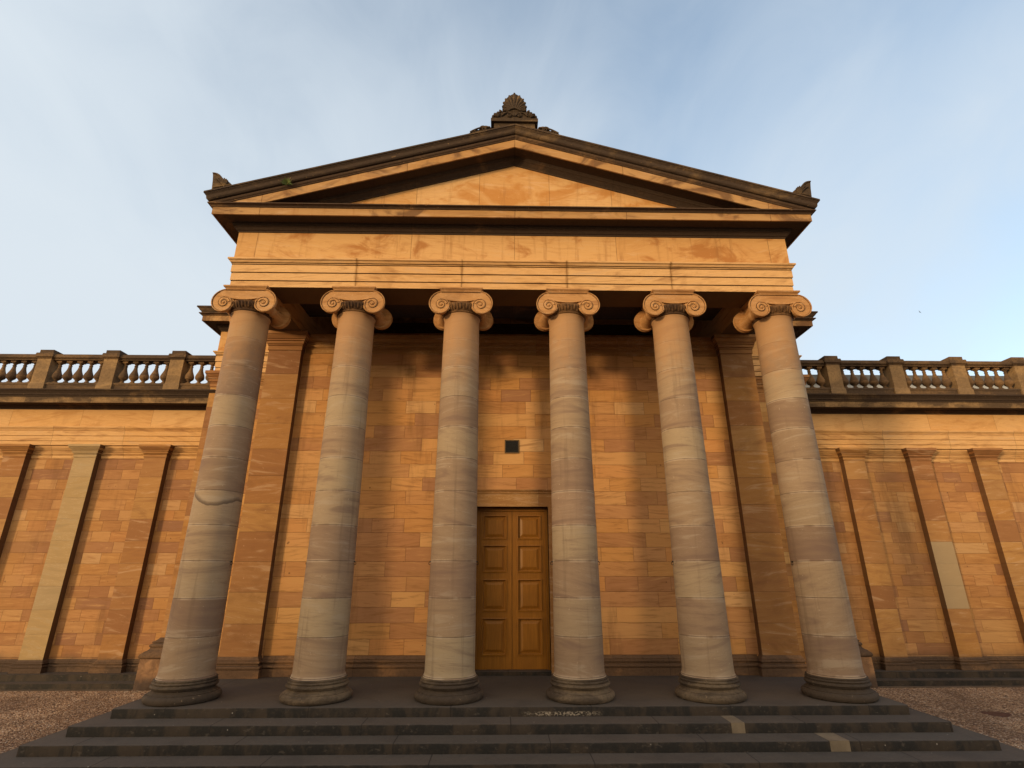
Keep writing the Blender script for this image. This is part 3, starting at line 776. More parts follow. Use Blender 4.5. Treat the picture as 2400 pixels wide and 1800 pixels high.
# ---- roof behind the pediment
mb = MB()
zr = ZA + 0.52; xr = 7.45; ze = zr - SL * xr
for s in (-1, 1):
    mb.add([(0, -0.6, zr), (s * xr, -0.6, ze), (s * xr, 9.0, ze), (0, 9.0, zr), (0, -0.6, zr - 0.1), (s * xr, -0.6, ze - 0.1), (s * xr, 9.0, ze - 0.1), (0, 9.0, zr - 0.1)],
           [(0, 1, 2, 3), (4, 7, 6, 5), (0, 4, 5, 1), (1, 5, 6, 2), (2, 6, 7, 3), (3, 7, 4, 0)])
mb.build('roof', M['lead'], bld)
# ---- porch ceiling
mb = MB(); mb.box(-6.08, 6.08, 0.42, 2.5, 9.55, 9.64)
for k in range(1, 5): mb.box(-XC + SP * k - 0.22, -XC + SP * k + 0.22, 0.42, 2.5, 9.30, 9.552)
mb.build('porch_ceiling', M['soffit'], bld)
# ---- porch wall with door opening
WY = 2.42; PYF = 2.22; DX = 0.945; DZ = 3.98
mb = MB(); yb = WY + 0.6
mb.box(-6.9, -DX, WY, yb, 0.02, DZ); mb.box(DX, 6.9, WY, yb, 0.02, DZ); mb.box(-6.9, 6.9, WY, yb, DZ, 8.34)
for s in (-1, 1):
    xa, xb = sorted((s * 6.05, s * 6.92)); mb.box(xa, xb, yb, 5.75, -0.8, 8.885)
mb.build('porch_wall', M['porch_wall'], bld)
mb = MB()
# wall crown band: necking + mouldings; and wall base
def band_prof(y, z0, zt, sc_=1.0, ybk=0.2):
    H = zt - z0
    f = [(0.004, -0.02), (0.004, 0.0), (0.022, 0.002), (0.022, 0.215), (0.006, 0.218), (0.006, 0.25), (0.036, 0.252), (0.040, 0.285), (0.020, 0.295), (0.020, 0.325), (0.055, 0.335), (0.068, 0.40), (0.074, 0.46), (0.052, 0.47), (0.052, 0.50), (0.092, 0.51), (0.096, 0.56), (0.078, 0.565), (0.078, 0.60), (0.110, 0.61), (0.126, 0.67), (0.158, 0.74), (0.162, 0.77), (0.145, 0.775), (0.145, 0.80), (0.180, 0.81), (0.180, 0.97), (0.175, 1.0)]
    pts = [(o * sc_, z0 + H * t) for o, t in f]
    return pts + [(-ybk, zt), (-ybk, z0)]
def base_prof(z0, zt, sc_=1.0, ybk=0.2):
    H = zt - z0
    f = [(-ybk, 1.0), (-ybk, 0.0), (0.120, 0.0), (0.120, 0.38), (0.090, 0.385), (0.090, 0.43), (0.122, 0.435), (0.128, 0.49), (0.120, 0.55), (0.092, 0.56), (0.060, 0.575), (0.050, 0.63), (0.055, 0.67), (0.088, 0.68), (0.092, 0.73), (0.084, 0.78), (0.050, 0.785), (0.046, 0.83), (0.056, 0.835), (0.030, 0.90), (0.008, 0.97), (0.004, 1.0)]
    return [(o * sc_ if o > 0 else o, z0 + H * t) for o, t in f]
sweep(mb, [(-6.0, WY), (6.0, WY)], band_prof(WY, 8.335, 8.884, 0.8)); mb.build('crown_band', M['band'], bld, sharp=20)
for xa, xb in ((-6.0, -DX - 0.22), (DX + 0.22, 6.0)):
    mb = MB(); sweep(mb, [(xa, WY), (xb, WY)], base_prof(0.003, 0.44)); mb.build('wall_base', M['wallbase'], bld, sharp=20)
# ---- pilaster maker: shaft, capital, base
def pilaster(parent, x, yf, hw, z0, zb, zc, zt, mats, depth, bs=1.0, cs=1.0, name='pilaster', loc=True):
    e = empty(name, (x, 0, 0), parent)
    s = MB(); s.box(-hw, hw, yf, yf + depth, zb - 0.01, zc + 0.01); s.build('shaft', mats[0], e)
    U = [(-hw, yf + depth), (-hw, yf), (hw, yf), (hw, yf + depth)]
    c = MB(); sweep(c, U, band_prof(0, zc, zt, cs, hw * 0.9)); c.build('capital', mats[1], e, sharp=20)
    b = MB(); sweep(b, U, base_prof(z0, zb, bs, hw * 0.9)); b.build('base', mats[2], e, sharp=20)
    return e
p0 = pilaster(bld, -6.515, PYF, 0.462, 0.003, 0.45, 8.345, 8.886, (M['pilaster'], M['pilaster'], M['wallbase']), 0.21)
p1 = copy_tree(p0, bld); p1.location = (6.515, 0, 0)
# ---- doorway
mb = MB()
yd = WY - 0.035
mb.box(-DX - 0.24, -DX, yd, WY + 0.30, 0.02, DZ + 0.0); mb.box(DX, DX + 0.24, yd, WY + 0.30, 0.02, DZ)
mb.box(-DX - 0.24, DX + 0.24, yd, WY + 0.30, DZ, 4.30)
mb.build('door_surround', M['band'], bld)
mb = MB(); sweep(mb, [(-DX - 0.24, WY + 0.05), (-DX - 0.24, yd), (DX + 0.24, yd), (DX + 0.24, WY + 0.05)],
                 [(-0.05, 4.303), (0.006, 4.303), (0.010, 4.325), (0.030, 4.332), (0.034, 4.352), (0.024, 4.360), (0.040, 4.372), (0.062, 4.395), (0.070, 4.398), (0.070, 4.425), (-0.05, 4.43)])
mb.build('door_cornice', M['band'], bld, sharp=20)
mb = MB(); mb.box(-DX, DX, WY - 0.06, WY + 0.35, 0.003, 0.085); mb.build('door_sill', STEPM[1], bld)
door = empty('door', (0, 0, 0), bld)
mb = MB(); mb.box(-DX, DX, WY + 0.315, WY + 0.36, 0.06, DZ); mb.build('door_backing', M['iron'], door)
YL = WY + 0.25
mb = MB(); mb.box(-DX, -DX + 0.06, YL - 0.04, YL + 0.1, 0.085, DZ); mb.box(DX - 0.06, DX, YL - 0.04, YL + 0.1, 0.085, DZ); mb.box(-DX + 0.06, DX - 0.06, YL - 0.04, YL + 0.1, DZ - 0.09, DZ)
mb.build('door_frame', M['door'], door)
PZ = [(3.16, 3.775), (2.34, 3.01), (1.405, 2.165), (0.40, 1.245)]
for s in (-1, 1):
    mb = MB()
    xa, xb = (0.006, DX - 0.062); pa, pb = 0.145, 0.765
    def bx(a, b, y0, y1, z0, z1):
        l, r = sorted((s * a, s * b)); mb.box(l, r, y0, y1, z0, z1)
    # stiles and rails around sunk panels
    bx(xa, pa, YL, YL + 0.06, 0.09, DZ - 0.092); bx(pb, xb, YL, YL + 0.06, 0.09, DZ - 0.092)
    zs = [DZ - 0.092] + [q for r in PZ for q in (r[1], r[0])] + [0.09]
    for k in range(0, len(zs), 2): bx(pa, pb, YL, YL + 0.06, zs[k + 1], zs[k])
    leaf = mb.build('door_leaf', M['door'], door)
    for (z0, z1) in PZ:
        mb = MB()
        def ring(i, y): # rectangle inset i at depth y
            l, r = sorted((s * (pa + i), s * (pb - i))); return [(l, y, z0 + i), (r, y, z0 + i), (r, y, z1 - i), (l, y, z1 - i)]
        seq = [(-0.008, YL + 0.01), (-0.008, YL - 0.022), (0.012, YL - 0.026), (0.026, YL - 0.012), (0.034, YL + 0.034), (0.062, YL + 0.036), (0.125, YL + 0.004), (0.13, YL + 0.002)]
        vs = []
        for i, y in seq: vs += ring(i, y)
        fs = []
        for q in range(len(seq) - 1):
            for k in range(4):
                k2 = (k + 1) % 4; fs.append((q * 4 + k, q * 4 + k2, q * 4 + 4 + k2, q * 4 + 4 + k))
        q = len(seq) - 1; fs.append((q * 4, q * 4 + 1, q * 4 + 2, q * 4 + 3))
        mb.add(vs, fs); mb.build('door_panel', M['door'], door, sharp=15)
# ---- vent grille above the door
vent = empty('vent_grille', (-0.01, 0, 5.59), bld)
mb = MB()
for a in ((-0.2, 0.2, 0.17, 0.2), (-0.2, 0.2, -0.175, -0.15), (-0.2, -0.172, -0.15, 0.17), (0.172, 0.2, -0.15, 0.17)): mb.box(a[0], a[1], WY - 0.022, WY + 0.01, a[2], a[3])
mb.build('frame', M['ventframe'], vent)
mb = MB()
for k in range(13): x = -0.168 + 0.028 * k; mb.box(x - 0.004, x + 0.004, WY - 0.014, WY - 0.006, -0.15, 0.17)
for k in range(12): z = -0.14 + 0.027 * k; mb.box(-0.172, 0.172, WY - 0.018, WY - 0.0145, z - 0.004, z + 0.004)
mb.build('grating', M['iron'], vent)
mb = MB(); mb.box(-0.172, 0.172, WY - 0.004, WY + 0.01, -0.15, 0.17); mb.build('opening', M['iron'], vent)

# ---- main block behind the porch
BX, BY = 9.85, 5.95
BPATH = [(-BX, 18.0), (-BX, BY), (BX, BY), (BX, 18.0)]
mb = MB()
for s in (-1, 1):
    mb = MB()
    xa, xb = sorted((s * 6.93, s * 10.08)); mb.box(xa, xb, 5.70, 6.6, -0.8, 8.34)
    xa, xb = sorted((s * 9.4, s * 10.08)); mb.box(xa, xb, 6.598, 18.0, -0.8, 8.338)
    mb.build('block_wall', M['body_wall'], bld)
for s in (-1, 1):
    xa, xb = sorted((s * 6.93, s * 9.35))
    mb = MB(); sweep(mb, [(xa, 5.70), (xb, 5.70)], band_prof(0, 8.335, 8.884, 0.8)); mb.build('crown_band', M['band'], bld, sharp=20)
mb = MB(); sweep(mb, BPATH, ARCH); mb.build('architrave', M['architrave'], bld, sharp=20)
mb = MB(); sweep(mb, BPATH, [(-0.43, 9.653), (0.452, 9.653), (0.452, 10.42), (-0.43, 10.42)]); mb.build('frieze', M['frieze'], bld)
mb = MB(); sweep(mb, BPATH, CORN, CM); mb.build('cornice', [M['corona'], M['soffit'], M['mould']], bld, sharp=20)
mb = MB(); sweep(mb, BPATH, [(0.5, 10.903), (0.96, 10.903), (0.965, 10.92), (0.99, 10.96), (1.03, 11.0), (1.06, 11.05), (1.07, 11.07), (1.10, 11.075), (1.10, 11.121), (0.5, 11.123)])
mb.build('cyma', M['cyma'], bld, sharp=20)
mb = MB(); mb.box(-10.2, 10.2, 5.6, 18.0, 10.95, 11.05); mb.build('roof', M['lead'], bld)
# corner piers of the block on eroded plinths
def anta():
    e = empty('corner_pier', (-9.85, 0, 0), bld)
    s = MB(); s.box(-0.45, 0.45, 5.50, 6.4, 0.5, 8.35); s.build('shaft', M['pilaster'], e)
    U = [(-0.45, 6.4), (-0.45, 5.5), (0.45, 5.5), (0.45, 6.4)]
    c = MB(); sweep(c, U, band_prof(0, 8.345, 8.886, 1.0, 0.4)); c.build('capital', M['pilaster'], e, sharp=20)
    b = MB(); sweep(b, U, [(-0.4, 0.53), (-0.4, 0.0), (0.28, 0.0), (0.315, 0.012), (0.335, 0.045), (0.335, 0.08), (0.315, 0.12), (0.27, 0.16), (0.24, 0.185), (0.20, 0.20), (0.165, 0.24), (0.15, 0.275), (0.165, 0.29), (0.18, 0.31), (0.178, 0.34), (0.155, 0.37), (0.115, 0.385), (0.135, 0.40), (0.138, 0.425), (0.11, 0.445), (0.075, 0.455), (0.03, 0.49), (0.004, 0.53)])
    b.build('base', M['wingbase'], e, sharp=40)
    # rough plinth: subdivided block with rounded, eroded faces
    q = MB(); n = 14; rnd = random.Random(3)
    import mathutils
    nz_ = mathutils.noise
    def pt(u, v, w):
        x, y, z = -0.76 + 1.52 * u, 5.19 + 1.3 * v, -0.85 + 0.845 * w
        p = mathutils.Vector((x * 2.3, y * 2.3, z * 2.3 + 9))
        d = 0.05 * nz_.noise(p) + 0.025 * nz_.noise(p * 3)
        top = max(0.0, w - 0.8) / 0.2
        return (x * (1 - 0.05 * top * 0) + (d if u in (0, 1) else 0) * (1 if u == 1 else -1) - (0.03 * w if u == 1 else -0.03 * w if u == 0 else 0), y + (d if v == 0 else 0), z)
    def grid(f):
        vs = [f(a / n, b / n) for a in range(n + 1) for b in range(n + 1)]
        q.add(vs, [(a * (n + 1) + b, (a + 1) * (n + 1) + b, (a + 1) * (n + 1) + b + 1, a * (n + 1) + b + 1) for a in range(n) for b in range(n)])
    grid(lambda a, b: pt(a, 0, b)); grid(lambda a, b: pt(0, a, b)); grid(lambda a, b: pt(1, a, b)); grid(lambda a, b: pt(a, b, 1)); grid(lambda a, b: pt(a, 1, b))
    q.build('plinth', M['plinth'], e, sharp=60)
    return e
a0 = anta(); a1 = copy_tree(a0, bld); a1.location = (9.85, 0, 0)

# ================================================================== WINGS
def wing(s):
    nm = 'left' if s < 0 else 'right'
    w = empty('wing_building', (s * 18.5, 6.3, -0.8))
    if s < 0: tag(w, 'long low sandstone wing left of the portico, one pilaster renewed in grey stone', 'building', 'low pilastered wings either side of the portico')
    else: tag(w, 'long low sandstone wing right of the portico with slate roof showing behind', 'building', 'low pilastered wings either side of the portico')
    def put(mb, name, mats, sharp=20):
        o = mb.build(name, mats, w, sharp=sharp); o.location = (-s * 18.5, -6.3, 0.8); return o
    xa, xb = sorted((s * 10.09, s * 26.5))
    def line(y): return [(xa, y), (xb, y)]
    WF, WW = 6.05, 6.27
    mb = MB(); mb.box(xa, xb, WW, 7.0, -0.49, 6.02); put(mb, 'wall', M['wing_wall'])
    mb = MB(); sweep(mb, line(WW), band_prof(0, 6.0, 6.408, 0.85)); put(mb, 'crown_band', M['wing_arch'])
    mb = MB(); sweep(mb, line(WW), base_prof(-0.478, -0.14, 0.75)); put(mb, 'wall_base', M['wingbase'])
    A = [(-0.4, 7.05), (-0.4, 6.412), (0.0, 6.412), (0.0, 6.54), (-0.015, 6.541), (-0.015, 6.557), (0.014, 6.559), (0.014, 6.716), (-0.002, 6.717), (-0.002, 6.733), (0.028, 6.735), (0.028, 6.895), (0.012, 6.896), (0.012, 6.912), (0.034, 6.914), (0.036, 6.925), (0.030, 6.935), (0.045, 6.955), (0.068, 6.99), (0.080, 6.996), (0.085, 7.01), (0.085, 7.05)]
    mb = MB(); sweep(mb, line(WF), A); put(mb, 'architrave', M['wing_arch'])
    mb = MB(); mb.box(xa, xb, WF, WF + 0.4, 7.053, 7.66); put(mb, 'frieze', M['wing_frieze'])
    C = [(-0.35, 8.22), (-0.35, 7.663), (0.02, 7.663), (0.02, 7.70), (0.05, 7.715), (0.09, 7.75), (0.12, 7.76), (0.12, 7.775), (0.16, 7.80), (0.42, 7.80), (0.422, 7.782), (0.45, 7.782), (0.45, 7.975), (0.455, 7.98), (0.47, 7.985), (0.475, 8.01), (0.50, 8.04), (0.52, 8.045), (0.52, 8.07),
         (0.53, 8.09), (0.56, 8.13), (0.60, 8.17), (0.61, 8.18), (0.63, 8.182), (0.63, 8.225)]
    cm = [0] * len(C)
    for k in range(len(C)): cm[k] = 1 if 2 <= k <= 10 else (0 if 11 <= k <= 12 else 2)
    mb = MB(); sweep(mb, line(WF), C, cm); put(mb, 'cornice', [M['wing_cornice'], M['soffit'], M['cyma']])
    if s > 0: xs = [11.91 + 2.34 * k for k in range(6)]
    else: xs = [-11.99 - 2.34 * k for k in range(6)]
    first = None
    for k, x in enumerate(xs):
        mat = M['wing_pil']
        if s < 0 and k == 1:
            e = pilaster(w, x, WF, 0.362, -0.478, -0.135, 5.99, 6.41, (M['wing_pil_grey'], M['wing_pil_grey'], M['wingbase']), 0.22, 0.9, 0.95)
            e['label'] = 'pilaster renewed in pale grey stone'
        elif first is None:
            e = pilaster(w, x, WF, 0.362, -0.478, -0.135, 5.99, 6.41, (mat, mat, M['wingbase']), 0.22, 0.9, 0.95); first = e
        else: e = copy_tree(first, w)
        e.location = (x - s * 18.5, -6.3, 0.8)
    mb = MB(); mb.box(xa, xb, 5.76, 6.95, -0.85, -0.481); put(mb, 'plinth_step', STEPM[3])
    mb = MB(); mb.box(xa, xb, 5.36, 5.758, -0.86, -0.651); put(mb, 'plinth_step', STEPM[0])
    mb = MB(); mb.box(xa, xb, 6.5, 14.0, 8.0, 8.12); put(mb, 'roof', M['lead'])
    if s > 0:
        mb = MB(); mb.box(xa + 0.4, xb, 9.0, 12.0, 10.02, 10.27); mb.box(xa + 0.4, xb, 8.9, 9.05, 9.93, 10.02); put(mb, 'roof_lantern', M['slate'])
        mb = MB(); mb.box(xa + 0.4, xb, 9.1, 11.9, 8.1, 10.02); put(mb, 'lantern_glazing', M['glazing'])
    return xs
# balustrades
BALP = [(0.075, 8.73), (0.082, 8.745), (0.082, 8.765), (0.068, 8.778), (0.050, 8.795), (0.050, 8.808), (0.066, 8.82), (0.070, 8.835), (0.095, 8.86), (0.135, 8.90), (0.152, 8.95), (0.150, 9.00), (0.130, 9.07), (0.097, 9.15), (0.070, 9.23), (0.055, 9.31), (0.050, 9.36),
        (0.060, 9.368), (0.064, 9.382), (0.058, 9.395), (0.046, 9.40), (0.046, 9.43), (0.068, 9.45), (0.088, 9.475), (0.092, 9.49)]
def balustrade(s):
    b = empty('balustrade', (s * 18.5, 6.12, 8.2))
    if s < 0: tag(b, 'weathered stone balustrade on the left wing, open sky between its balusters', 'balustrade', 'stone balustrades along the wing cornices')
    else: tag(b, 'weathered stone balustrade on the right wing, slate roof behind its balusters', 'balustrade', 'stone balustrades along the wing cornices')
    off = (-s * 18.5, -6.12, -8.2)
    def put(mb, name, mat, sharp=25, loc=(0, 0, 0)):
        o = mb.build(name, mat, b, sharp=sharp); o.location = tuple(off[i] + loc[i] for i in range(3)); return o
    xa, xb = sorted((s * 10.33, s * 26.4)); Wb = 6.12
    mb = MB(); sweep(mb, [(xa, Wb), (xb, Wb)], [(-0.42, 8.70), (-0.42, 8.21), (-0.03, 8.21), (-0.03, 8.60), (-0.02, 8.605), (-0.01, 8.64), (-0.01, 8.655), (-0.05, 8.70)]); put(mb, 'bottom_rail', M['balustrade'])
    mb = MB(); sweep(mb, [(xa, Wb), (xb, Wb)], [(-0.43, 9.77), (-0.43, 9.56), (-0.06, 9.56), (-0.06, 9.60), (-0.04, 9.605), (-0.02, 9.63), (0.0, 9.64), (0.0, 9.72), (-0.02, 9.77)]); put(mb, 'top_rail', M['balustrade'])
    if s < 0: pc = [-12.03 - 2.357 * k for k in range(6)]
    else: pc = [11.93 + 2.357 * k for k in range(6)]
    first = None
    for x in pc:
        if first is None:
            q = MB(); hw = 0.245
            q.box(-hw, hw, Wb - 0.005, Wb + 0.46, 8.69, 9.585)
            U = [(-hw, Wb + 0.46), (-hw, Wb - 0.005), (hw, Wb - 0.005), (hw, Wb + 0.46)]
            sweep(q, U, [(-0.2, 8.70), (-0.2, 8.208), (0.03, 8.208), (0.03, 8.62), (0.022, 8.64), (0.010, 8.665), (0.004, 8.70)])
            sweep(q, U, [(-0.2, 9.86), (-0.2, 9.58), (0.006, 9.58), (0.012, 9.60), (0.03, 9.625), (0.055, 9.65), (0.065, 9.655), (0.065, 9.745), (0.055, 9.80), (-0.02, 9.82)])
            q.box(-hw + 0.0, hw - 0.0, Wb + 0.0, Wb + 0.455, 9.815, 9.935)
            for qi, f in enumerate(q.f):
                zs_ = [q.v[k][2] for k in f]
                q.mi[qi] = 1 if max(zs_) < 9.60 else 0
            first = put(q, 'pier', [M['balustrade'], M['pier']], loc=(x, 0, 0)); o = first
        else:
            o = first.copy(); COL.objects.link(o); o.parent = b; o.location = (off[0] + x, off[1], off[2])
    fb = None
    allx = []
    prev = pc[0] - s * 2.357
    cs = [prev + (pc[0] - prev) * 0.5] + [(pc[k] + pc[k + 1]) / 2 for k in range(5)]
    for c in cs:
        for j in range(-2, 3):
            x = c + 0.37 * j
            if abs(x) < 10.5: continue
            if fb is None:
                q = MB(); q.lathe(BALP, cx=0, cy=Wb + 0.21, n=20, caps=False)
                q.box(-0.09, 0.09, Wb + 0.12, Wb + 0.30, 8.69, 8.732); q.box(-0.095, 0.095, Wb + 0.115, Wb + 0.305, 9.488, 9.575)
                fb = put(q, 'baluster', M['baluster'], sharp=35, loc=(x, 0, 0))
            else:
                o = fb.copy(); COL.objects.link(o); o.parent = b; o.location = (off[0] + x, off[1], off[2])
for s in (-1, 1):
    wing(s); balustrade(s)

# ================================================================== ORNAMENTS
def petal(mb, bx, bz, ang, length, width, y, curl=0.0, thick=0.05, n=10):
    """a raised leaf from its root outwards; ang from upright, positive to +x"""
    pts = []; rad = []
    for k in range(n + 1):
        t = k / n
        a = ang + curl * t * t
        pts.append((bx + length * t * sin(a), y, bz + length * t * cos(a)))
        rad.append(max(0.004, width * (0.30 + 0.70 * sin(pi * min(1, t * 0.62 + 0.12))) * (1 if t < 0.93 else 0.7)))
    mb.tube(pts, rad, n=8, flat=thick / width)
def scroll(mb, cx, cz, r0, side, y, turns=1.7, rt=0.022, start=0.0):
    pts = []; rad = []
    for k in range(int(turns * 18) + 1):
        th = 2 * pi * k / 18
        r = r0 * exp(-0.55 * th / pi * 0.9); a = start + th
        pts.append((cx + side * r * cos(a), y, cz + r * sin(a))); rad.append(max(0.008, rt * (0.5 + 0.5 * r / r0)))
    mb.tube(pts, rad, n=7, flat=1.2)
ac = empty('acroterion', (0, -0.35, 13.2))
tag(ac, 'carved palmette ornament on a pedestal at the pediment peak', 'ornament')
def pa(mb, name, mat, parent=ac, sharp=45):
    o = mb.build(name, mat, parent, sharp=sharp); o.location = (0, 0.35, -13.2); return o
M['acro'] = darkstone('lichened_carving', (0.060, 0.040, 0.025), (0.20, 0.125, 0.056), 0.75, 9.0, 0.45, 0.66)
mb = MB(); mb.box(-0.56, 0.56, -0.59, 0.15, 13.10, 13.96); mb.box(-0.645, 0.645, -0.665, 0.22, 13.955, 14.065); pa(mb, 'pedestal', M['acro'], sharp=30)
mb = MB(); YP = -0.60
out = []
for k in range(31):
    a = -1.75 + 3.5 * k / 30
    L = max(0.30, 0.735 - 0.355 * (abs(a) / 0.92) ** 1.05)
    out.append((L * sin(a), 14.28 + L * cos(a)))
out = [(x, max(z, 14.08)) for x, z in out]
out += [(0.30, 14.066), (-0.30, 14.066)]
mb.prism(out[::-1], YP, YP + 0.16)
for k in range(13):
    a = -1.30 + 2.6 * k / 12
    L = max(0.30, 0.735 - 0.355 * (abs(a) / 0.92) ** 1.05) * 0.985
    petal(mb, 0.03 * a, 14.28, a * 0.82, L, 0.050 - 0.012 * abs(a) / 1.3, YP - 0.01, curl=a * 0.18, thick=0.055)
mb.tube([(-0.17 + 0.34 * k / 12, YP - 0.07, 14.33 + 0.075 * sin(pi * k / 12)) for k in range(13)], 0.022, n=8)
for sd in (-1, 1):
    scroll(mb, sd * 0.275, 14.475, 0.052, sd, YP - 0.04, rt=0.026); scroll(mb, sd * 0.265, 14.365, 0.045, sd, YP - 0.04, rt=0.024)
    q0, q1 = sorted((sd * 0.20, sd * 0.335)); mb.box(q0, q1, YP - 0.01, YP + 0.12, 14.28, 14.52)
pa(mb, 'palmette', M['acro'])
mb = MB()
mb.prism([(-0.60, 14.067), (0.60, 14.067), (0.60, 14.13), (0.50, 14.21), (0.40, 14.25), (0.32, 14.30), (-0.32, 14.30), (-0.40, 14.25), (-0.50, 14.21), (-0.60, 14.13)], YP - 0.04, YP + 0.14)
for sd in (-1, 1):
    scroll(mb, sd * 0.13, 14.155, 0.085, -sd, YP - 0.07, 2.0, 0.018, 0.6)
    mb.tube([(sd * (0.02 + 0.34 * k / 14), YP - 0.07, 14.10 + 0.155 * sin(pi * (0.08 + 0.86 * k / 14))) for k in range(15)], 0.020, n=8)
    for (dx, dz, r) in ((0.38, 14.30, 0.05), (0.45, 14.24, 0.055), (0.53, 14.20, 0.05), (0.58, 14.13, 0.045), (0.34, 14.22, 0.04), (0.40, 14.35, 0.028)):
        vs = []; fs = []
        for i in range(6):
            ph = -pi / 2 + pi * i / 5
            for j in range(9):
                t = 2 * pi * j / 9; vs.append((sd * dx + r * cos(ph) * cos(t), YP - 0.03 + 1.3 * r * cos(ph) * sin(t), dz + r * sin(ph)))
        for i in range(5):
            for j in range(9):
                j2 = (j + 1) % 9; fs.append((i * 9 + j, i * 9 + j2, (i + 1) * 9 + j2, (i + 1) * 9 + j))
        mb.add(vs, fs)
    for q in range(4): petal(mb, sd * 0.46, 14.09, sd * (-0.5 + 0.5 * q), 0.13, 0.024, YP - 0.06)
pa(mb, 'scroll_band', M['acro'])
for sd in (-1, 1):
    mb = MB(); pts = []
    outl = [(0.63, 13.15), (1.30, 13.00), (1.27, 13.48), (1.20, 13.56), (1.14, 13.58), (1.12, 13.64), (1.06, 13.68), (1.02, 13.66), (0.98, 13.64), (0.93, 13.72), (0.86, 13.78), (0.78, 13.80), (0.70, 13.78), (0.64, 13.74)]
    o2 = [(sd * x, z) for x, z in outl]
    if sd < 0: o2 = o2[::-1]
    o2 = [(x, z + 0.07) for x, z in o2]; mb.prism(o2, -0.58, -0.36)
    scroll(mb, sd * 0.84, 13.73, 0.10, sd, -0.61, 1.6, 0.024); scroll(mb, sd * 1.10, 13.60, 0.07, sd, -0.61, 1.4, 0.02)
    mb.tube([(sd * (0.66 + 0.06 * k), -0.61, 13.79 - 0.02 * k + 0.06 * sin(pi * k / 9)) for k in range(10)], 0.022, n=8)
    pa(mb, 'side_scroll', M['acro'])
AL = [(7.10, 11.40), (7.10, 11.51), (7.18, 11.585), (7.25, 11.64), (7.31, 11.60), (7.345, 11.66), (7.39, 11.745), (7.45, 11.81), (7.52, 11.855), (7.60, 11.875), (7.65, 11.87), (7.625, 11.82), (7.612, 11.74), (7.595, 11.62), (7.585, 11.50), (7.575, 11.40), (7.57, 11.10), (7.10, 11.15)]
for s in (-1, 1):
    e = empty('corner_ornament', (s * 7.4, -0.9, 11.15))
    tag(e, 'carved half palmette on the %s end of the pediment' % ('left' if s < 0 else 'right'), 'ornament', 'carved corner ornaments on the pediment ends')
    mb = MB(); o2 = [(s * x - s * 7.4, z - 11.15) for x, z in AL]
    if s < 0: o2 = o2
    mb.prism(o2, -0.02, 0.34)
    mb.build('leaf_block', M['acro'], e, sharp=40)
    mb = MB()
    for q in range(6):
        petal(mb, -s * 0.13, 0.28, s * (0.62 - 0.22 * q), 0.35 - 0.03 * q, 0.022, -0.035, curl=s * 0.2, thick=0.03)
    mb.tube([(s * (x - 7.4), -0.03, z - 11.15) for x, z in ((7.33, 11.56), (7.37, 11.66), (7.42, 11.74), (7.49, 11.80), (7.56, 11.835), (7.62, 11.845))], 0.018, n=8)
    mb.tube([(s * -0.26, -0.03, 0.34), (s * -0.10, -0.03, 0.31), (s * 0.14, -0.03, 0.25)], 0.020, n=8)
    mb.build('leaf_carving', M['acro'], e, sharp=40)

# ================================================================== WEED AND BIRD
wd = empty('weed', (-5.66, -1.02, 11.44))
tag(wd, 'small green weed with dry stalks growing from the left slope of the pediment', 'plant')
rnd = random.Random(5)
def blade(mb, d, L, w):
    n = 5; vs = []
    for k in range(n + 1):
        t = k / n
        x, y, z = d[0] * L * t, d[1] * L * t, d[2] * L * t - 0.5 * L * t * t * 0.5
        ww = w * sin(pi * (0.15 + 0.80 * t)) 
        px, pz = -d[2], d[0]; l = math.hypot(px, pz) or 1
        vs += [(x + px / l * ww, y, z + pz / l * ww), (x - px / l * ww, y - 0.004, z - pz / l * ww)]
    mb.add(vs, [(2 * k, 2 * k + 1, 2 * k + 3, 2 * k + 2) for k in range(n)])
mb = MB()
for k in range(70):
    a = rnd.uniform(-1.9, 1.9); b = rnd.uniform(-0.9, 0.2)
    d = (sin(a) * cos(b), -0.25 + 0.5 * b - 0.3, cos(a) * 0.9 + 0.1)
    blade(mb, d, rnd.uniform(0.08, 0.18), rnd.uniform(0.008, 0.016))
mb.build('leaves', M['leaf'], wd, recalc=False)
mb = MB()
for k in range(5):
    a = rnd.uniform(0.2, 1.2); pts = [(0.16 * t * sin(a), -0.03 - 0.05 * t, 0.16 * t * cos(a) + 0.03 * rnd.random()) for t in (0, 0.35, 0.7, 1.0)]
    mb.tube(pts, 0.003, n=5)
mb.build('stalks', M['straw'], wd)
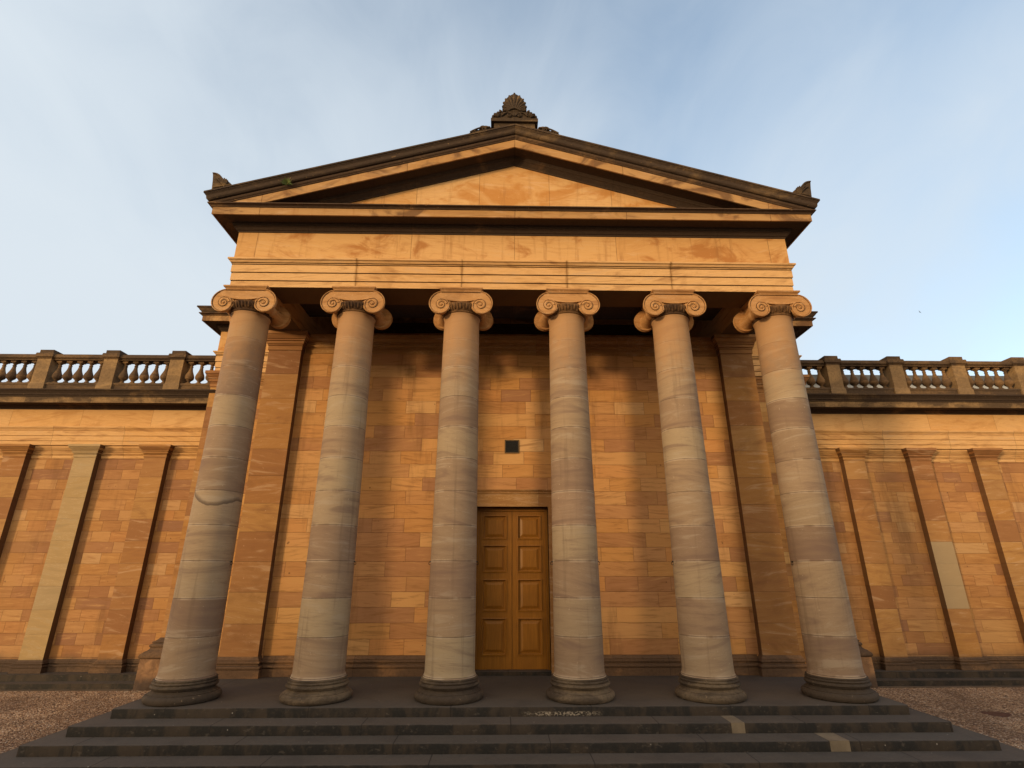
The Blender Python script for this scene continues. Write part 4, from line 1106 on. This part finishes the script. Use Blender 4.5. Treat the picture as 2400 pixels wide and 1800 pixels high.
# bird: far off, wings raised in a shallow V
def ray(u, v, dist):
    a = (u - 1200) / 1249.7; b = -(v - 900) / 1249.7
    c, s_ = cos(0.339), sin(0.339); fw = c - b * s_; dz = s_ + b * c
    c, s_ = cos(0.020), sin(0.020); return (-0.295 + dist * (a * c + fw * s_), -12.002 + dist * (-a * s_ + fw * c), 2.346 + dist * dz)
bird = empty('bird', ray(2155.5, 731.5, 90.0)); bird.rotation_euler = (0.3, radians(48), 0.2); bird.scale = (0.55, 0.55, 0.55)
tag(bird, 'tiny dark bird flying in the pale sky right of the portico', 'bird')
mb = MB(); mb.lathe([(0.0, -0.22), (0.02, -0.20), (0.045, -0.08), (0.055, 0.02), (0.04, 0.13), (0.034, 0.17), (0.036, 0.20), (0.02, 0.235), (0.003, 0.26)], n=12, axis='y', caps=False)
mb.add([(-0.03, -0.20, 0.01), (0.03, -0.20, 0.01), (0.07, -0.34, 0.0), (-0.07, -0.34, 0.0), (-0.03, -0.20, -0.01), (0.03, -0.20, -0.01), (0.07, -0.34, -0.006), (-0.07, -0.34, -0.006)], [(0, 1, 2, 3), (7, 6, 5, 4), (0, 4, 5, 1), (1, 5, 6, 2), (2, 6, 7, 3), (3, 7, 4, 0)])
mb.build('body', M['feather'], bird)
for s in (-1, 1):
    mb = MB(); pts = [(0.03, 0.10, 0.02, 0.13), (0.20, 0.13, 0.10, 0.12), (0.36, 0.10, 0.16, 0.09), (0.50, 0.02, 0.17, 0.04), (0.56, -0.03, 0.16, 0.01)]
    vs = []
    for (x, y, z, c) in pts: vs += [(s * x, y, z + 0.006), (s * x, y - c * 1.6, z + 0.002), (s * x, y, z - 0.006), (s * x, y - c * 1.6, z - 0.004)]
    fs = []
    for k in range(4):
        o = 4 * k; fs += [(o, o + 1, o + 5, o + 4), (o + 2, o + 6, o + 7, o + 3), (o, o + 4, o + 6, o + 2), (o + 1, o + 3, o + 7, o + 5)]
    fs += [(0, 2, 3, 1), (16, 17, 19, 18)]
    mb.add(vs, fs); mb.build('wing', M['feather'], bird)
